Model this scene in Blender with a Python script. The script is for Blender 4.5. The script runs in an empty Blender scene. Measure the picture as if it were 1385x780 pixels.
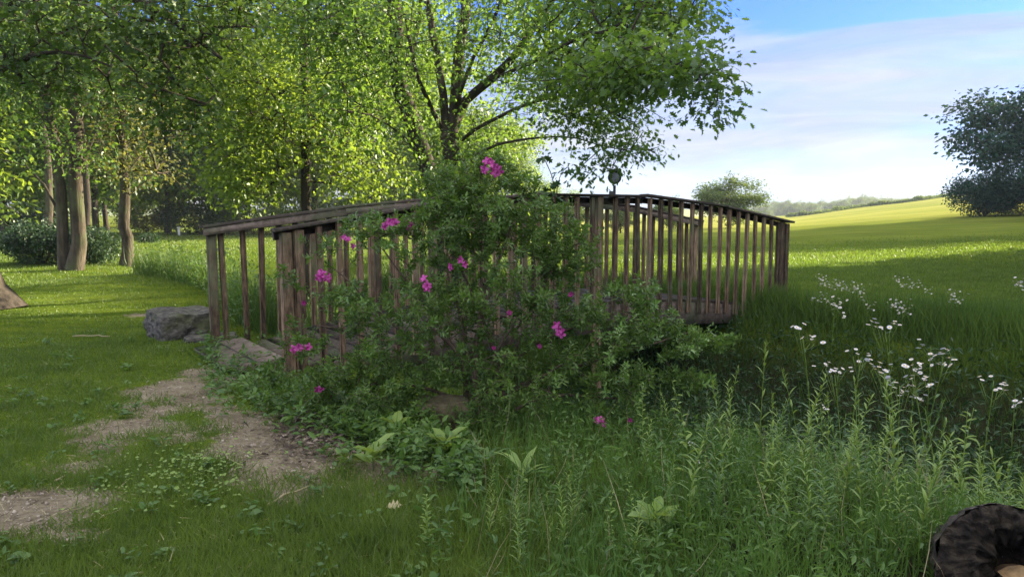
import bpy, math, random
import numpy as np
from mathutils import Vector, Matrix, noise as mnoise

# ------------------------------------------------------------------ camera, world, sun, exposure
random.seed(7)
R = np.random.default_rng(11)
SC = bpy.context.scene
COL = SC.collection
FPX, CX, CY, HY, CAMH = 1007.0, 692.5, 390.0, 285.0, 1.40     # focal length / centre / horizon of the photo in its own pixels
PITCH = math.atan((CY - HY) / FPX)

cam_d = bpy.data.cameras.new("camera")
cam = bpy.data.objects.new("camera", cam_d); COL.objects.link(cam)
cam.location = (0, 0, CAMH)
cam.rotation_euler = (math.pi / 2 - PITCH, 0, 0)
cam_d.sensor_width = 36.0
cam_d.lens = FPX / 1385.0 * 36.0
cam_d.clip_start = 0.05; cam_d.clip_end = 8000
SC.camera = cam

SUN_EL, SUN_AZ = math.radians(16.5), math.radians(60.0)       # azimuth clockwise from +Y (view direction): sun to the right, low
W = bpy.data.worlds.new("World"); SC.world = W; W.use_nodes = True
wn = W.node_tree; wn.nodes.clear()
def N(nt, typ, **kw):
    n = nt.nodes.new(typ)
    for k, v in kw.items():
        if k.startswith('i_'):
            n.inputs[k[2:].replace('_', ' ')].default_value = v
        else:
            setattr(n, k, v)
    return n
sky = N(wn, 'ShaderNodeTexSky', sky_type='NISHITA', sun_disc=False, sun_elevation=SUN_EL, sun_rotation=SUN_AZ,
        altitude=200, air_density=1.0, dust_density=0.6, ozone_density=2.0)
tc = N(wn, 'ShaderNodeTexCoord')
mp = N(wn, 'ShaderNodeMapping'); mp.inputs['Scale'].default_value = (1.1, 1.1, 7.0); mp.inputs['Rotation'].default_value = (0.10, -0.16, 0)
nz = N(wn, 'ShaderNodeTexNoise'); nz.inputs['Scale'].default_value = 2.3; nz.inputs['Detail'].default_value = 7; nz.inputs['Roughness'].default_value = .55
nz.inputs['Distortion'].default_value = .5
sep = N(wn, 'ShaderNodeSeparateXYZ')
# cloud amount: strong veil low in the sky, thinning out upwards, broken by stretched noise
m1 = N(wn, 'ShaderNodeMath', operation='MULTIPLY_ADD'); m1.inputs[1].default_value = 0.34; m1.inputs[2].default_value = -0.17   # noise*.2-.1
m1b = N(wn, 'ShaderNodeMath', operation='MULTIPLY_ADD'); m1b.inputs[1].default_value = -0.085      # + tilt with x
m2 = N(wn, 'ShaderNodeMath', operation='ADD')
mr = N(wn, 'ShaderNodeMapRange', interpolation_type='SMOOTHSTEP'); mr.inputs['From Min'].default_value = .212; mr.inputs['From Max'].default_value = .158
mr2 = N(wn, 'ShaderNodeMapRange', interpolation_type='SMOOTHSTEP'); mr2.inputs['From Min'].default_value = .38; mr2.inputs['From Max'].default_value = .60
mr2.inputs['To Min'].default_value = .55; mr2.inputs['To Max'].default_value = 1.0
mm = N(wn, 'ShaderNodeMath', operation='MULTIPLY')
mm2 = N(wn, 'ShaderNodeMath', operation='MULTIPLY'); mm2.inputs[1].default_value = .86
mix = N(wn, 'ShaderNodeMix', data_type='RGBA')
mix.inputs['B'].default_value = (1.74, 1.82, 1.94, 1)
SKYTINT = N(wn, 'ShaderNodeMix', data_type='RGBA', blend_type='MULTIPLY'); SKYTINT.inputs['Factor'].default_value = 1
SKYTINT.inputs['B'].default_value = (.16, .30, .78, 1)
bg = N(wn, 'ShaderNodeBackground'); bg.inputs['Strength'].default_value = 0.09
wo = N(wn, 'ShaderNodeOutputWorld')
L = wn.links.new
L(tc.outputs['Generated'], mp.inputs['Vector']); L(mp.outputs[0], nz.inputs['Vector']); L(tc.outputs['Generated'], sep.inputs[0])
nz2 = N(wn, 'ShaderNodeTexNoise'); nz2.inputs['Scale'].default_value = 3.4; nz2.inputs['Detail'].default_value = 8; nz2.inputs['Roughness'].default_value = .6; nz2.inputs['Distortion'].default_value = .8; L(mp.outputs[0], nz2.inputs['Vector'])
cr = N(wn, 'ShaderNodeValToRGB'); cr.color_ramp.elements[0].position = .36; cr.color_ramp.elements[0].color = (1.36, 1.50, 1.82, 1); cr.color_ramp.elements[1].position = .64; cr.color_ramp.elements[1].color = (2.15, 2.15, 2.16, 1); L(nz2.outputs['Fac'], cr.inputs[0]); L(cr.outputs[0], mix.inputs['B'])
L(nz.outputs['Fac'], m1.inputs[0]); L(sep.outputs['X'], m1b.inputs[0]); L(m1.outputs[0], m1b.inputs[2])
L(sep.outputs['Z'], m2.inputs[0]); L(m1b.outputs[0], m2.inputs[1]); L(m2.outputs[0], mr.inputs['Value'])
L(nz.outputs['Fac'], mr2.inputs['Value']); L(mr.outputs[0], mm.inputs[0]); L(mr2.outputs[0], mm.inputs[1]); L(mm.outputs[0], mm2.inputs[0])
L(sky.outputs[0], SKYTINT.inputs['A']); L(SKYTINT.outputs['Result'], mix.inputs['A']); L(mm2.outputs[0], mix.inputs['Factor'])
# unseen bright cloud layer added overhead and behind the viewer to fill the shade
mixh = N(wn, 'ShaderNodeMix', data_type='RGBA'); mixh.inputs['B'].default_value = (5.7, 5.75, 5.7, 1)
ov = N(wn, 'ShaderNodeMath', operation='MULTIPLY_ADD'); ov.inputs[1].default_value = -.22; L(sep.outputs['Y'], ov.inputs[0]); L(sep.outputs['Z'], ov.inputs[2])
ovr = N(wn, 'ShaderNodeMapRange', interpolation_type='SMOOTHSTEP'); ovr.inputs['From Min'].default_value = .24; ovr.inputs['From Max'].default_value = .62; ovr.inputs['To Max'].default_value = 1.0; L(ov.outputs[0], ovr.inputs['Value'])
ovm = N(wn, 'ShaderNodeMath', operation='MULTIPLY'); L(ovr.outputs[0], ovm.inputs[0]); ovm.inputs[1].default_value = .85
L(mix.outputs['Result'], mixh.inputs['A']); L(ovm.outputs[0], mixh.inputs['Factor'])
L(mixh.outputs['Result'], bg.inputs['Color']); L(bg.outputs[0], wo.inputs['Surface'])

sd = bpy.data.lights.new("sun", 'SUN'); sd.energy = 5.0; sd.angle = math.radians(0.6); sd.color = (1.0, 0.86, 0.62)
sun = bpy.data.objects.new("sun", sd); COL.objects.link(sun)
sdir = Vector((math.sin(SUN_AZ) * math.cos(SUN_EL), math.cos(SUN_AZ) * math.cos(SUN_EL), math.sin(SUN_EL)))
sun.rotation_euler = (-sdir).to_track_quat('-Z', 'Y').to_euler()
sun.location = sdir * 60

SC.view_settings.view_transform = 'Standard'; SC.view_settings.look = 'None'
SC.view_settings.exposure = 2.1; SC.view_settings.gamma = 1.0
SC.render.engine = 'CYCLES'
SC.cycles.use_denoising = True
SC.cycles.max_bounces = 7; SC.cycles.diffuse_bounces = 3; SC.cycles.transmission_bounces = 4; SC.cycles.glossy_bounces = 2
SC.cycles.transparent_max_bounces = 4; SC.cycles.volume_bounces = 0
SC.cycles.caustics_reflective = False; SC.cycles.caustics_refractive = False
SC.cycles.sample_clamp_indirect = 6

# ------------------------------------------------------------------ pixel -> world helpers
_cp, _sp = math.cos(PITCH), math.sin(PITCH)
def at(px, py, Y):
    """the point on the sight line of photo pixel (px, py) at distance Y in front"""
    dx, dz = (px - CX) / FPX, -(py - CY) / FPX
    d = np.array([dx, _cp + dz * _sp, -_sp + dz * _cp])
    return np.array([0, 0, CAMH]) + d * (Y / d[1])
def gx(px, Y, py=400):
    return at(px, py, Y)[0]

# ------------------------------------------------------------------ the lie of the land
B0 = np.array([-1.98, 6.5]); U = np.array([.81, .587]); U = U / np.linalg.norm(U); NV = np.array([-U[1], U[0]])
BL = 7.33                                                   # bridge length
def sstep(a, b, x):
    t = np.clip((x - a) / (b - a), 0, 1); return t * t * (3 - 2 * t)
def hnoise(x, y):
    return (np.sin(x * 1.7 + y * .9) * np.cos(y * 1.3 - x * .4) * .5 + np.sin(x * 4.1 - y * 3.3 + 1) * .25 + np.sin(x * 7.7 + y * 6.1) * .13)
def ditch(x, y):
    s = (x - B0[0]) * U[0] + (y - B0[1]) * U[1]
    t = (x - B0[0]) * NV[0] + (y - B0[1]) * NV[1]
    s = s + .35 * np.sin(t * .5 + .6)
    w = sstep(.75, 2.6, s) * (1 - sstep(5.2, 6.9, s))
    return w * (1 - sstep(9, 17, t)) * (1 - sstep(14, 24, -t)), s, t
def H(x, y):
    x = np.asarray(x, float); y = np.asarray(y, float)
    d, s, t = ditch(x, y)
    r = np.hypot(x, y)
    z = -1.15 * d + .018 * hnoise(x, y) * (1 - sstep(15, 40, r)) + .05 * hnoise(x * .3, y * .3)
    yy = np.maximum(y, 1.0)
    a = np.clip(x / yy, -2, 1.6)
    rise = np.where(a > .30, .0 + 19.0 * (a - .36) * sstep(.25, .45, a), 0)
    rise = np.minimum(rise, 9)
    g = np.clip((y - 15) / 135, 0, 1.15) ** 1.45
    fall = 1 - sstep(185, 320, y)
    z = z + rise * g * fall - 5.0 * sstep(200, 330, y) - .45 * sstep(35, 70, y) * (1 - sstep(.1, .34, a)) * sstep(-.3, .0, a)
    z = z + 9 * sstep(700, 1600, r)
    return z

# dirt patches (photo px centre, half sizes) projected on the ground
DIRT = []
def add_dirt(px, py, rx, ry, k=1.0):
    Y = CAMH * FPX / (py - HY) * .995
    c = at(px, py, Y); wx = rx / FPX * Y; wy = ry / FPX * Y * Y / CAMH
    DIRT.append((c[0], c[1], wx, wy, k))
for q in [(20, 705, 120, 36, 1.2), (95, 700, 55, 26, .8), (170, 582, 72, 16, 1.0), (125, 603, 45, 10, .8), (240, 524, 58, 14, 1.05), (300, 552, 45, 8, .75), (180, 550, 35, 7, .6),
          (375, 640, 60, 34, 1.0), (355, 600, 70, 26, 1.0), (425, 585, 60, 30, 1.1), (400, 680, 45, 20, .7), (60, 640, 60, 10, .5), (275, 500, 40, 8, .7), (330, 575, 50, 14, .8),
          (185, 425, 20, 4, .6), (560, 640, 130, 40, .6), (110, 640, 55, 16, .62), (150, 612, 50, 14, .7), (215, 558, 50, 12, .72), (262, 538, 45, 10, .8), (300, 512, 40, 10, .75), (318, 492, 30, 7, .8), (340, 615, 50, 20, .8), (310, 565, 40, 12, .8), (420, 640, 50, 26, .8), (240, 600, 60, 14, .45), (60, 745, 120, 14, .55)]:
    add_dirt(*q)
def dirt(x, y):
    m = np.zeros_like(np.asarray(x, float))
    for cx, cy, wx, wy, k in DIRT:
        q = ((x - cx) / wx) ** 2 + ((y - cy) / wy) ** 2
        m = np.maximum(m, k * np.exp(-q * .9))
    n = .5 + .5 * np.sin(x * 9.3 + 2.1 * np.sin(y * 5.1)) * np.cos(y * 7.7 + 1.7 * np.sin(x * 6.3))
    return np.clip(m * (.72 + .5 * n), 0, 1)

# ------------------------------------------------------------------ object helpers
def tag(o, label=None, cat=None, group=None, kind=None):
    if label: o['label'] = label
    if cat: o['category'] = cat
    if group: o['group'] = group
    if kind: o['kind'] = kind
    return o
def empty(name, loc, label=None, cat=None, group=None):
    o = bpy.data.objects.new(name, None); COL.objects.link(o); o.location = loc; o.empty_display_size = .2
    return tag(o, label, cat, group)
def mesh_obj(name, V, faces, mat, parent=None, smooth=False, loc=None):
    """faces: list of index tuples, or an (n,k) array"""
    me = bpy.data.meshes.new(name)
    V = np.asarray(V, np.float32)
    me.vertices.add(len(V)); me.vertices.foreach_set('co', V.ravel())
    if isinstance(faces, np.ndarray):
        n, k = faces.shape
        idx = faces.astype(np.int32).ravel(); starts = (np.arange(n) * k).astype(np.int32)
    else:
        n = len(faces); lens = np.array([len(f) for f in faces], np.int32)
        idx = np.array([i for f in faces for i in f], np.int32); starts = np.concatenate([[0], np.cumsum(lens)[:-1]]).astype(np.int32)
    me.loops.add(len(idx)); me.loops.foreach_set('vertex_index', idx)
    me.polygons.add(n); me.polygons.foreach_set('loop_start', starts)
    me.update(calc_edges=True)
    if smooth: me.polygons.foreach_set('use_smooth', np.ones(n, bool))
    if mat: me.materials.append(mat)
    o = bpy.data.objects.new(name, me); COL.objects.link(o)
    if parent: o.parent = parent
    if loc is not None: o.location = loc
    return o
class MB:
    def __init__(s): s.V = []; s.F = []; s.n = 0
    def add(s, V, F):
        V = np.asarray(V, float); s.V.append(V)
        s.F += [tuple(i + s.n for i in f) for f in F]; s.n += len(V)
    def box(s, c, ax, ay, az, jit=0, bev=.004):
        """chamfered box: centre c and three half-axis vectors"""
        c = np.array(c, float); A = [np.array(a, float) for a in (ax, ay, az)]
        l = [np.linalg.norm(a) for a in A]; b = [max(0, 1 - bev / max(q, 1e-6)) for q in l]
        V = []; key = {}
        for sx in (-1, 1):
            for sy in (-1, 1):
                for sz in (-1, 1):
                    for k in range(3):
                        f = [b[0], b[1], b[2]]; f[k] = 1
                        key[(sx, sy, sz, k)] = len(V)
                        V.append(c + A[0] * sx * f[0] + A[1] * sy * f[1] + A[2] * sz * f[2])
        F = []
        for k in range(3):
            o1, o2 = [j for j in range(3) if j != k]
            for s0 in (-1, 1):
                q = []
                for (p, r) in ((-1, -1), (1, -1), (1, 1), (-1, 1)):
                    t = [0, 0, 0]; t[k] = s0; t[o1] = p; t[o2] = r; q.append(key[(*t, k)])
                F.append(tuple(q))
        for k in range(3):      # edge chamfers along axis k
            o1, o2 = [j for j in range(3) if j != k]
            for p in (-1, 1):
                for r in (-1, 1):
                    t0 = [0, 0, 0]; t0[k] = -1; t0[o1] = p; t0[o2] = r; t1 = list(t0); t1[k] = 1
                    F.append((key[(*t0, o1)], key[(*t1, o1)], key[(*t1, o2)], key[(*t0, o2)]))
        for sx in (-1, 1):
            for sy in (-1, 1):
                for sz in (-1, 1):
                    F.append(tuple(key[(sx, sy, sz, k)] for k in range(3)))
        if jit: V = [v + R.normal(0, jit, 3) for v in V]
        s.add(V, F)
    def tube(s, P, rad, sides=8, cap=True):
        P = np.asarray(P, float); n = len(P)
        rad = np.broadcast_to(np.asarray(rad, float), (n,))
        T = np.gradient(P, axis=0); T /= np.linalg.norm(T, axis=1)[:, None] + 1e-9
        ref = np.array([0, 0, 1.]) if abs(T[0][2]) < .8 else np.array([1., 0, 0])
        V = []; u = np.cross(T[0], ref); u /= np.linalg.norm(u)
        ang = np.arange(sides) * 2 * math.pi / sides
        for i in range(n):
            u = u - T[i] * np.dot(u, T[i]); u /= np.linalg.norm(u) + 1e-9; v = np.cross(T[i], u)
            V.append(P[i] + rad[i] * (np.cos(ang)[:, None] * u + np.sin(ang)[:, None] * v))
        V = np.concatenate(V); F = []
        for i in range(n - 1):
            for k in range(sides):
                a, b = i * sides + k, i * sides + (k + 1) % sides
                F.append((a, b, b + sides, a + sides))
        if cap: F.append(tuple(range(sides))[::-1]); F.append(tuple((n - 1) * sides + k for k in range(sides)))
        s.add(V, F)
    def build(s, name, mat, parent=None, smooth=False, loc=None):
        return mesh_obj(name, np.concatenate(s.V), s.F, mat, parent, smooth, loc)

# leaf templates: local x along the leaf, y across, z up
def T_(V, F): return np.array(V, float), F
LEAF4 = T_([(0, 0, 0), (.5, .5, .05), (1, 0, -.05), (.5, -.5, .05)], [(0, 1, 2, 3)])
LEAF6 = T_([(0, 0, 0), (.35, .5, .10), (.72, .36, .08), (1, 0, -.08), (.72, -.36, .08), (.35, -.5, .10), (.5, 0, 0)], [(0, 6, 2, 1), (6, 3, 2), (0, 5, 4, 6), (6, 4, 3)])
OAK = T_([(0, 0, 0), (.12, .10, .02), (.28, .34, .06), (.34, .14, .02), (.52, .50, .09), (.58, .17, .02), (.78, .38, .05), (.80, .13, .0), (1, 0, -.10),
          (.80, -.13, .0), (.78, -.38, .05), (.58, -.17, .02), (.52, -.50, .09), (.34, -.14, .02), (.28, -.34, .06), (.12, -.10, .02)],
         [(0, 1, 2, 3, 4, 5, 6, 7, 8, 9, 10, 11, 12, 13, 14, 15)])
BLADE = T_([(0, -.5, 0), (0, .5, 0), (.55, .38, .04), (.55, -.38, .04), (1, 0, -.04)], [(0, 1, 2, 3), (3, 2, 4)])
TRI = T_([(0, -.5, 0), (0, .5, 0), (1, 0, 0)], [(0, 1, 2)])
LONG = T_([(0, -.2, 0), (0, .2, 0), (.3, .5, .03), (.3, -.5, .03), (.65, .4, 0), (.65, -.4, 0), (1, 0, -.16)], [(0, 1, 2, 3), (3, 2, 4, 5), (5, 4, 6)])
def unit(v): return v / (np.linalg.norm(v, axis=-1, keepdims=True) + 1e-9)
def cards(P, D, Nn, Ln, Wd, tmpl):
    TV, TF = tmpl; D = unit(D); S = unit(np.cross(Nn, D)); Z = np.cross(D, S)
    n = len(P); k = len(TV)
    V = (P[:, None, :] + TV[None, :, 0, None] * (D * Ln[:, None])[:, None, :] + TV[None, :, 1, None] * (S * Wd[:, None])[:, None, :]
         + TV[None, :, 2, None] * (Z * Ln[:, None])[:, None, :])
    base = (np.arange(n) * k)
    return V.reshape(-1, 3), [(base[:, None] + np.array(f)[None, :]) for f in TF]
def build_cards(name, parts, mat, parent=None, loc=None):
    """parts: list of (V, [face arrays])"""
    VV = []; idx = []; lens = []; off = 0
    for V, FA in parts:
        for f in FA:
            idx.append((f + off).ravel()); lens.append(np.full(len(f), f.shape[1]))
        VV.append(V); off += len(V)
    V = np.concatenate(VV).astype(np.float32); idx = np.concatenate(idx).astype(np.int32); lens = np.concatenate(lens)
    me = bpy.data.meshes.new(name)
    me.vertices.add(len(V)); me.vertices.foreach_set('co', V.ravel())
    me.loops.add(len(idx)); me.loops.foreach_set('vertex_index', idx)
    me.polygons.add(len(lens)); me.polygons.foreach_set('loop_start', np.concatenate([[0], np.cumsum(lens)[:-1]]).astype(np.int32))
    me.update(calc_edges=True)
    me.materials.append(mat)
    o = bpy.data.objects.new(name, me); COL.objects.link(o)
    if parent: o.parent = parent
    if loc is not None: o.location = loc
    return o

# ------------------------------------------------------------------ materials
def mat_new(name):
    m = bpy.data.materials.new(name); m.use_nodes = True; nt = m.node_tree; nt.nodes.clear()
    return m, nt, N(nt, 'ShaderNodeOutputMaterial')
def leaf_mat(name, c0, c1, trans, tk=.45, gloss=.10, rough=.45, scale=1.2):
    """c0..c1 range of leaf colour; trans = colour of light coming through"""
    m, nt, out = mat_new(name); l = nt.links.new
    geo = N(nt, 'ShaderNodeNewGeometry'); tcn = N(nt, 'ShaderNodeTexCoord')
    nzn = N(nt, 'ShaderNodeTexNoise'); nzn.inputs['Scale'].default_value = scale; nzn.inputs['Detail'].default_value = 2
    l(tcn.outputs['Object'], nzn.inputs['Vector'])
    ad = N(nt, 'ShaderNodeMath', operation='MULTIPLY_ADD'); ad.inputs[1].default_value = .55; l(geo.outputs['Random Per Island'], ad.inputs[0])
    a2 = N(nt, 'ShaderNodeMath', operation='MULTIPLY_ADD'); a2.inputs[1].default_value = 1.4; a2.inputs[2].default_value = -.45; l(nzn.outputs['Fac'], a2.inputs[0]); l(a2.outputs[0], ad.inputs[2])
    mx = N(nt, 'ShaderNodeMix', data_type='RGBA'); mx.inputs['A'].default_value = (*c0, 1); mx.inputs['B'].default_value = (*c1, 1); l(ad.outputs[0], mx.inputs['Factor'])
    df = N(nt, 'ShaderNodeBsdfDiffuse'); l(mx.outputs['Result'], df.inputs['Color'])
    tm = N(nt, 'ShaderNodeMix', data_type='RGBA'); tm.inputs['A'].default_value = tuple(.6 * v for v in trans) + (1,); tm.inputs['B'].default_value = (*trans, 1); l(ad.outputs[0], tm.inputs['Factor'])
    tr = N(nt, 'ShaderNodeBsdfTranslucent'); l(tm.outputs['Result'], tr.inputs['Color'])
    ms = N(nt, 'ShaderNodeMixShader'); ms.inputs[0].default_value = tk; l(df.outputs[0], ms.inputs[1]); l(tr.outputs[0], ms.inputs[2])
    gl = N(nt, 'ShaderNodeBsdfGlossy'); gl.inputs['Roughness'].default_value = rough; gl.inputs['Color'].default_value = (.8, .85, .8, 1)
    fr = N(nt, 'ShaderNodeMath', operation='MULTIPLY'); fr.inputs[1].default_value = gloss * 2.5
    lw = N(nt, 'ShaderNodeLayerWeight'); lw.inputs['Blend'].default_value = .35; l(lw.outputs['Facing'], fr.inputs[0])
    m2_ = N(nt, 'ShaderNodeMixShader'); l(fr.outputs[0], m2_.inputs[0]); l(ms.outputs[0], m2_.inputs[1]); l(gl.outputs[0], m2_.inputs[2])
    l(m2_.outputs[0], out.inputs['Surface'])
    return m
def ramp(nt, fac, stops, interp='LINEAR'):
    r = N(nt, 'ShaderNodeValToRGB'); r.color_ramp.interpolation = interp
    while len(r.color_ramp.elements) < len(stops): r.color_ramp.elements.new(.5)
    for e, (p, c) in zip(r.color_ramp.elements, stops): e.position = p; e.color = (*c, 1)
    nt.links.new(fac, r.inputs[0]); return r
def rough_mat(name, stops, scale=(1, 1, 1), nscale=6, detail=6, rough=.85, bump=.4, bdist=.02, wave=None, coord='Object', island=0.0, moss=None):
    m, nt, out = mat_new(name); l = nt.links.new
    tcn = N(nt, 'ShaderNodeTexCoord'); mpn = N(nt, 'ShaderNodeMapping'); mpn.inputs['Scale'].default_value = scale
    l(tcn.outputs[coord], mpn.inputs['Vector'])
    n1 = N(nt, 'ShaderNodeTexNoise'); n1.inputs['Scale'].default_value = nscale; n1.inputs['Detail'].default_value = detail; n1.inputs['Roughness'].default_value = .62
    l(mpn.outputs[0], n1.inputs['Vector'])
    fac = n1.outputs['Fac']
    if island:
        geo = N(nt, 'ShaderNodeNewGeometry'); ob = N(nt, 'ShaderNodeObjectInfo')
        ma = N(nt, 'ShaderNodeMath', operation='ADD'); l(geo.outputs['Random Per Island'], ma.inputs[0]); l(ob.outputs['Random'], ma.inputs[1])
        mb_ = N(nt, 'ShaderNodeMath', operation='MULTIPLY_ADD'); mb_.inputs[1].default_value = island; mb_.inputs[2].default_value = -island; l(ma.outputs[0], mb_.inputs[0])
        mc = N(nt, 'ShaderNodeMath', operation='ADD'); l(mb_.outputs[0], mc.inputs[0]); l(fac, mc.inputs[1]); fac = mc.outputs[0]
    r = ramp(nt, fac, stops); colr = r.outputs['Color']
    if moss:
        n2 = N(nt, 'ShaderNodeTexNoise'); n2.inputs['Scale'].default_value = moss[1]; n2.inputs['Detail'].default_value = 5; l(tcn.outputs[coord], n2.inputs['Vector'])
        mrn = N(nt, 'ShaderNodeMapRange'); mrn.inputs['From Min'].default_value = .5; mrn.inputs['From Max'].default_value = .68; mrn.inputs['To Max'].default_value = .8; l(n2.outputs['Fac'], mrn.inputs['Value'])
        mx = N(nt, 'ShaderNodeMix', data_type='RGBA'); mx.inputs['B'].default_value = (*moss[0], 1); l(colr, mx.inputs['A']); l(mrn.outputs[0], mx.inputs['Factor']); colr = mx.outputs['Result']
    p = N(nt, 'ShaderNodeBsdfPrincipled'); p.inputs['Roughness'].default_value = rough; p.inputs['Specular IOR Level'].default_value = .25
    l(colr, p.inputs['Base Color'])
    b = N(nt, 'ShaderNodeBump'); b.inputs['Strength'].default_value = bump; b.inputs['Distance'].default_value = bdist
    l(n1.outputs['Fac'], b.inputs['Height']); l(b.outputs[0], p.inputs['Normal']); l(p.outputs[0], out.inputs['Surface'])
    return m
def flat_mat(name, c, rough=.6, tk=0.0):
    m, nt, out = mat_new(name)
    if tk:
        d = N(nt, 'ShaderNodeBsdfDiffuse'); d.inputs['Color'].default_value = (*c, 1); t = N(nt, 'ShaderNodeBsdfTranslucent'); t.inputs['Color'].default_value = (*c, 1)
        ms = N(nt, 'ShaderNodeMixShader'); ms.inputs[0].default_value = tk; nt.links.new(d.outputs[0], ms.inputs[1]); nt.links.new(t.outputs[0], ms.inputs[2]); nt.links.new(ms.outputs[0], out.inputs['Surface'])
    else:
        tcn = N(nt, 'ShaderNodeTexCoord'); n1 = N(nt, 'ShaderNodeTexNoise'); n1.inputs['Scale'].default_value = 30; nt.links.new(tcn.outputs['Object'], n1.inputs['Vector'])
        r = ramp(nt, n1.outputs['Fac'], [(.3, tuple(.75 * v for v in c)), (.7, tuple(min(1, 1.2 * v) for v in c))])
        p = N(nt, 'ShaderNodeBsdfPrincipled'); p.inputs['Roughness'].default_value = rough; nt.links.new(r.outputs[0], p.inputs['Base Color']); nt.links.new(p.outputs[0], out.inputs['Surface'])
    return m

M = {}
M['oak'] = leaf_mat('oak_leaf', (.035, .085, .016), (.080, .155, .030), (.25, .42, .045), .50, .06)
M['maple'] = leaf_mat('yellow_green_leaf', (.055, .115, .018), (.115, .185, .028), (.36, .50, .045), .52, .05)
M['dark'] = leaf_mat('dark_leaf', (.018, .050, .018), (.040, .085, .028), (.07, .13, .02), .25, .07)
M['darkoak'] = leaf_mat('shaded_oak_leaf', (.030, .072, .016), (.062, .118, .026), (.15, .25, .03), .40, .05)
M['litnewleaf'] = leaf_mat('lit_new_shrub_leaf', (.09, .19, .035), (.16, .28, .06), (.26, .42, .06), .38, .15, .4)
M['blue'] = leaf_mat('blue_green_leaf', (.012, .046, .030), (.030, .082, .050), (.05, .11, .04), .2, .02)
M['far'] = leaf_mat('far_leaf', (.036, .080, .022), (.105, .165, .036), (.22, .30, .03), .35, .03)
M['olive'] = leaf_mat('olive_leaf', (.060, .085, .022), (.125, .130, .045), (.34, .34, .06), .42, .06)
M['azalea'] = leaf_mat('shrub_leaf', (.034, .080, .018), (.125, .205, .042), (.18, .32, .03), .36, .07, .42, 2.2)
M['weed'] = leaf_mat('weed_leaf', (.030, .080, .020), (.125, .215, .048), (.20, .36, .04), .38, .06, .5, 1.5)
M['weedlight'] = leaf_mat('pale_weed_leaf', (.13, .22, .035), (.25, .35, .075), (.38, .52, .07), .42, .07)
M['tallgrass'] = leaf_mat('tall_grass_blade', (.032, .080, .020), (.095, .160, .032), (.20, .32, .04), .40, .06, .5, .6)
M['lawnblade'] = leaf_mat('lawn_blade', (.034, .072, .016), (.140, .190, .040), (.26, .40, .04), .40, .06, .5, 2.4)
M['straw'] = leaf_mat('dry_blade', (.30, .25, .13), (.42, .36, .22), (.3, .26, .12), .2, .05)
def petal_mat(name, c0, c1):
    m, nt, out = mat_new(name); tcn = N(nt, 'ShaderNodeTexCoord'); n1 = N(nt, 'ShaderNodeTexNoise'); n1.inputs['Scale'].default_value = 45; n1.inputs['Detail'].default_value = 3; nt.links.new(tcn.outputs['Object'], n1.inputs['Vector'])
    r = ramp(nt, n1.outputs['Fac'], [(.38, c0), (.62, c1)]); d = N(nt, 'ShaderNodeBsdfDiffuse'); t = N(nt, 'ShaderNodeBsdfTranslucent'); nt.links.new(r.outputs[0], d.inputs[0]); nt.links.new(r.outputs[0], t.inputs[0])
    ms = N(nt, 'ShaderNodeMixShader'); ms.inputs[0].default_value = .3; nt.links.new(d.outputs[0], ms.inputs[1]); nt.links.new(t.outputs[0], ms.inputs[2]); nt.links.new(ms.outputs[0], out.inputs['Surface']); return m
M['petal'] = petal_mat('pink_petal', (.22, .015, .12), (.60, .13, .42))
M['petaldark'] = petal_mat('deep_pink_petal', (.14, .012, .075), (.34, .05, .21))
M['white'] = flat_mat('white_ray', (.80, .78, .86), tk=.3)
M['yellow'] = flat_mat('yellow_disc', (.75, .50, .06), tk=.1)
M['bark'] = rough_mat('grey_bark', [(.28, (.022, .018, .013)), (.52, (.070, .056, .041)), (.75, (.135, .112, .082))], (1, 1, .22), 9, 7, .95, .9, .05, moss=((.09, .11, .05), 1.6))
M['barkdark'] = rough_mat('dark_bark', [(.3, (.022, .018, .014)), (.6, (.065, .052, .040)), (.8, (.11, .09, .07))], (1, 1, .25), 10, 6, .95, .8, .03)
M['barkpale'] = rough_mat('pale_bark', [(.3, (.15, .13, .10)), (.6, (.32, .28, .22)), (.8, (.42, .38, .31))], (1, 1, .3), 8, 6, .9, .6, .03)
M['twig'] = rough_mat('twig_bark', [(.3, (.05, .036, .026)), (.7, (.13, .095, .07))], (1, 1, 1), 20, 3, .9, .2, .004)
M['twigpale'] = rough_mat('dead_twig_bark', [(.3, (.14, .11, .08)), (.7, (.30, .25, .19))], (1, 1, 1), 12, 3, .9, .2, .004)
M['wood'] = rough_mat('weathered_wood', [(.30, (.045, .031, .021)), (.5, (.150, .098, .062)), (.70, (.265, .190, .132))], (3, 3, .5), 14, 8, .82, .5, .006, island=.30, moss=((.10, .11, .06), 3.0))
M['woodh'] = rough_mat('weathered_plank', [(.28, (.042, .034, .029)), (.5, (.105, .082, .069)), (.75, (.20, .16, .135))], (1, 1, 1), 16, 8, .85, .5, .006, island=.35, moss=((.09, .11, .06), 2.2))
M['stone'] = rough_mat('grey_stone', [(.30, (.028, .026, .024)), (.48, (.085, .078, .070)), (.70, (.20, .185, .165))], (1, 1, 1.5), 16, 12, .9, 1.0, .03, moss=((.10, .11, .05), 5))
M['stonebrown'] = rough_mat('mossy_stone', [(.3, (.055, .045, .028)), (.6, (.12, .10, .06)), (.8, (.19, .16, .10))], (1, 1, 1), 9, 8, .92, .8, .03)
M['logend'] = rough_mat('rotten_wood', [(.34, (.010, .008, .006)), (.52, (.026, .020, .015)), (.64, (.060, .047, .032)), (.76, (.20, .15, .09))], (1, 1, 1), 20, 12, .95, 1.0, .03)
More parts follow.
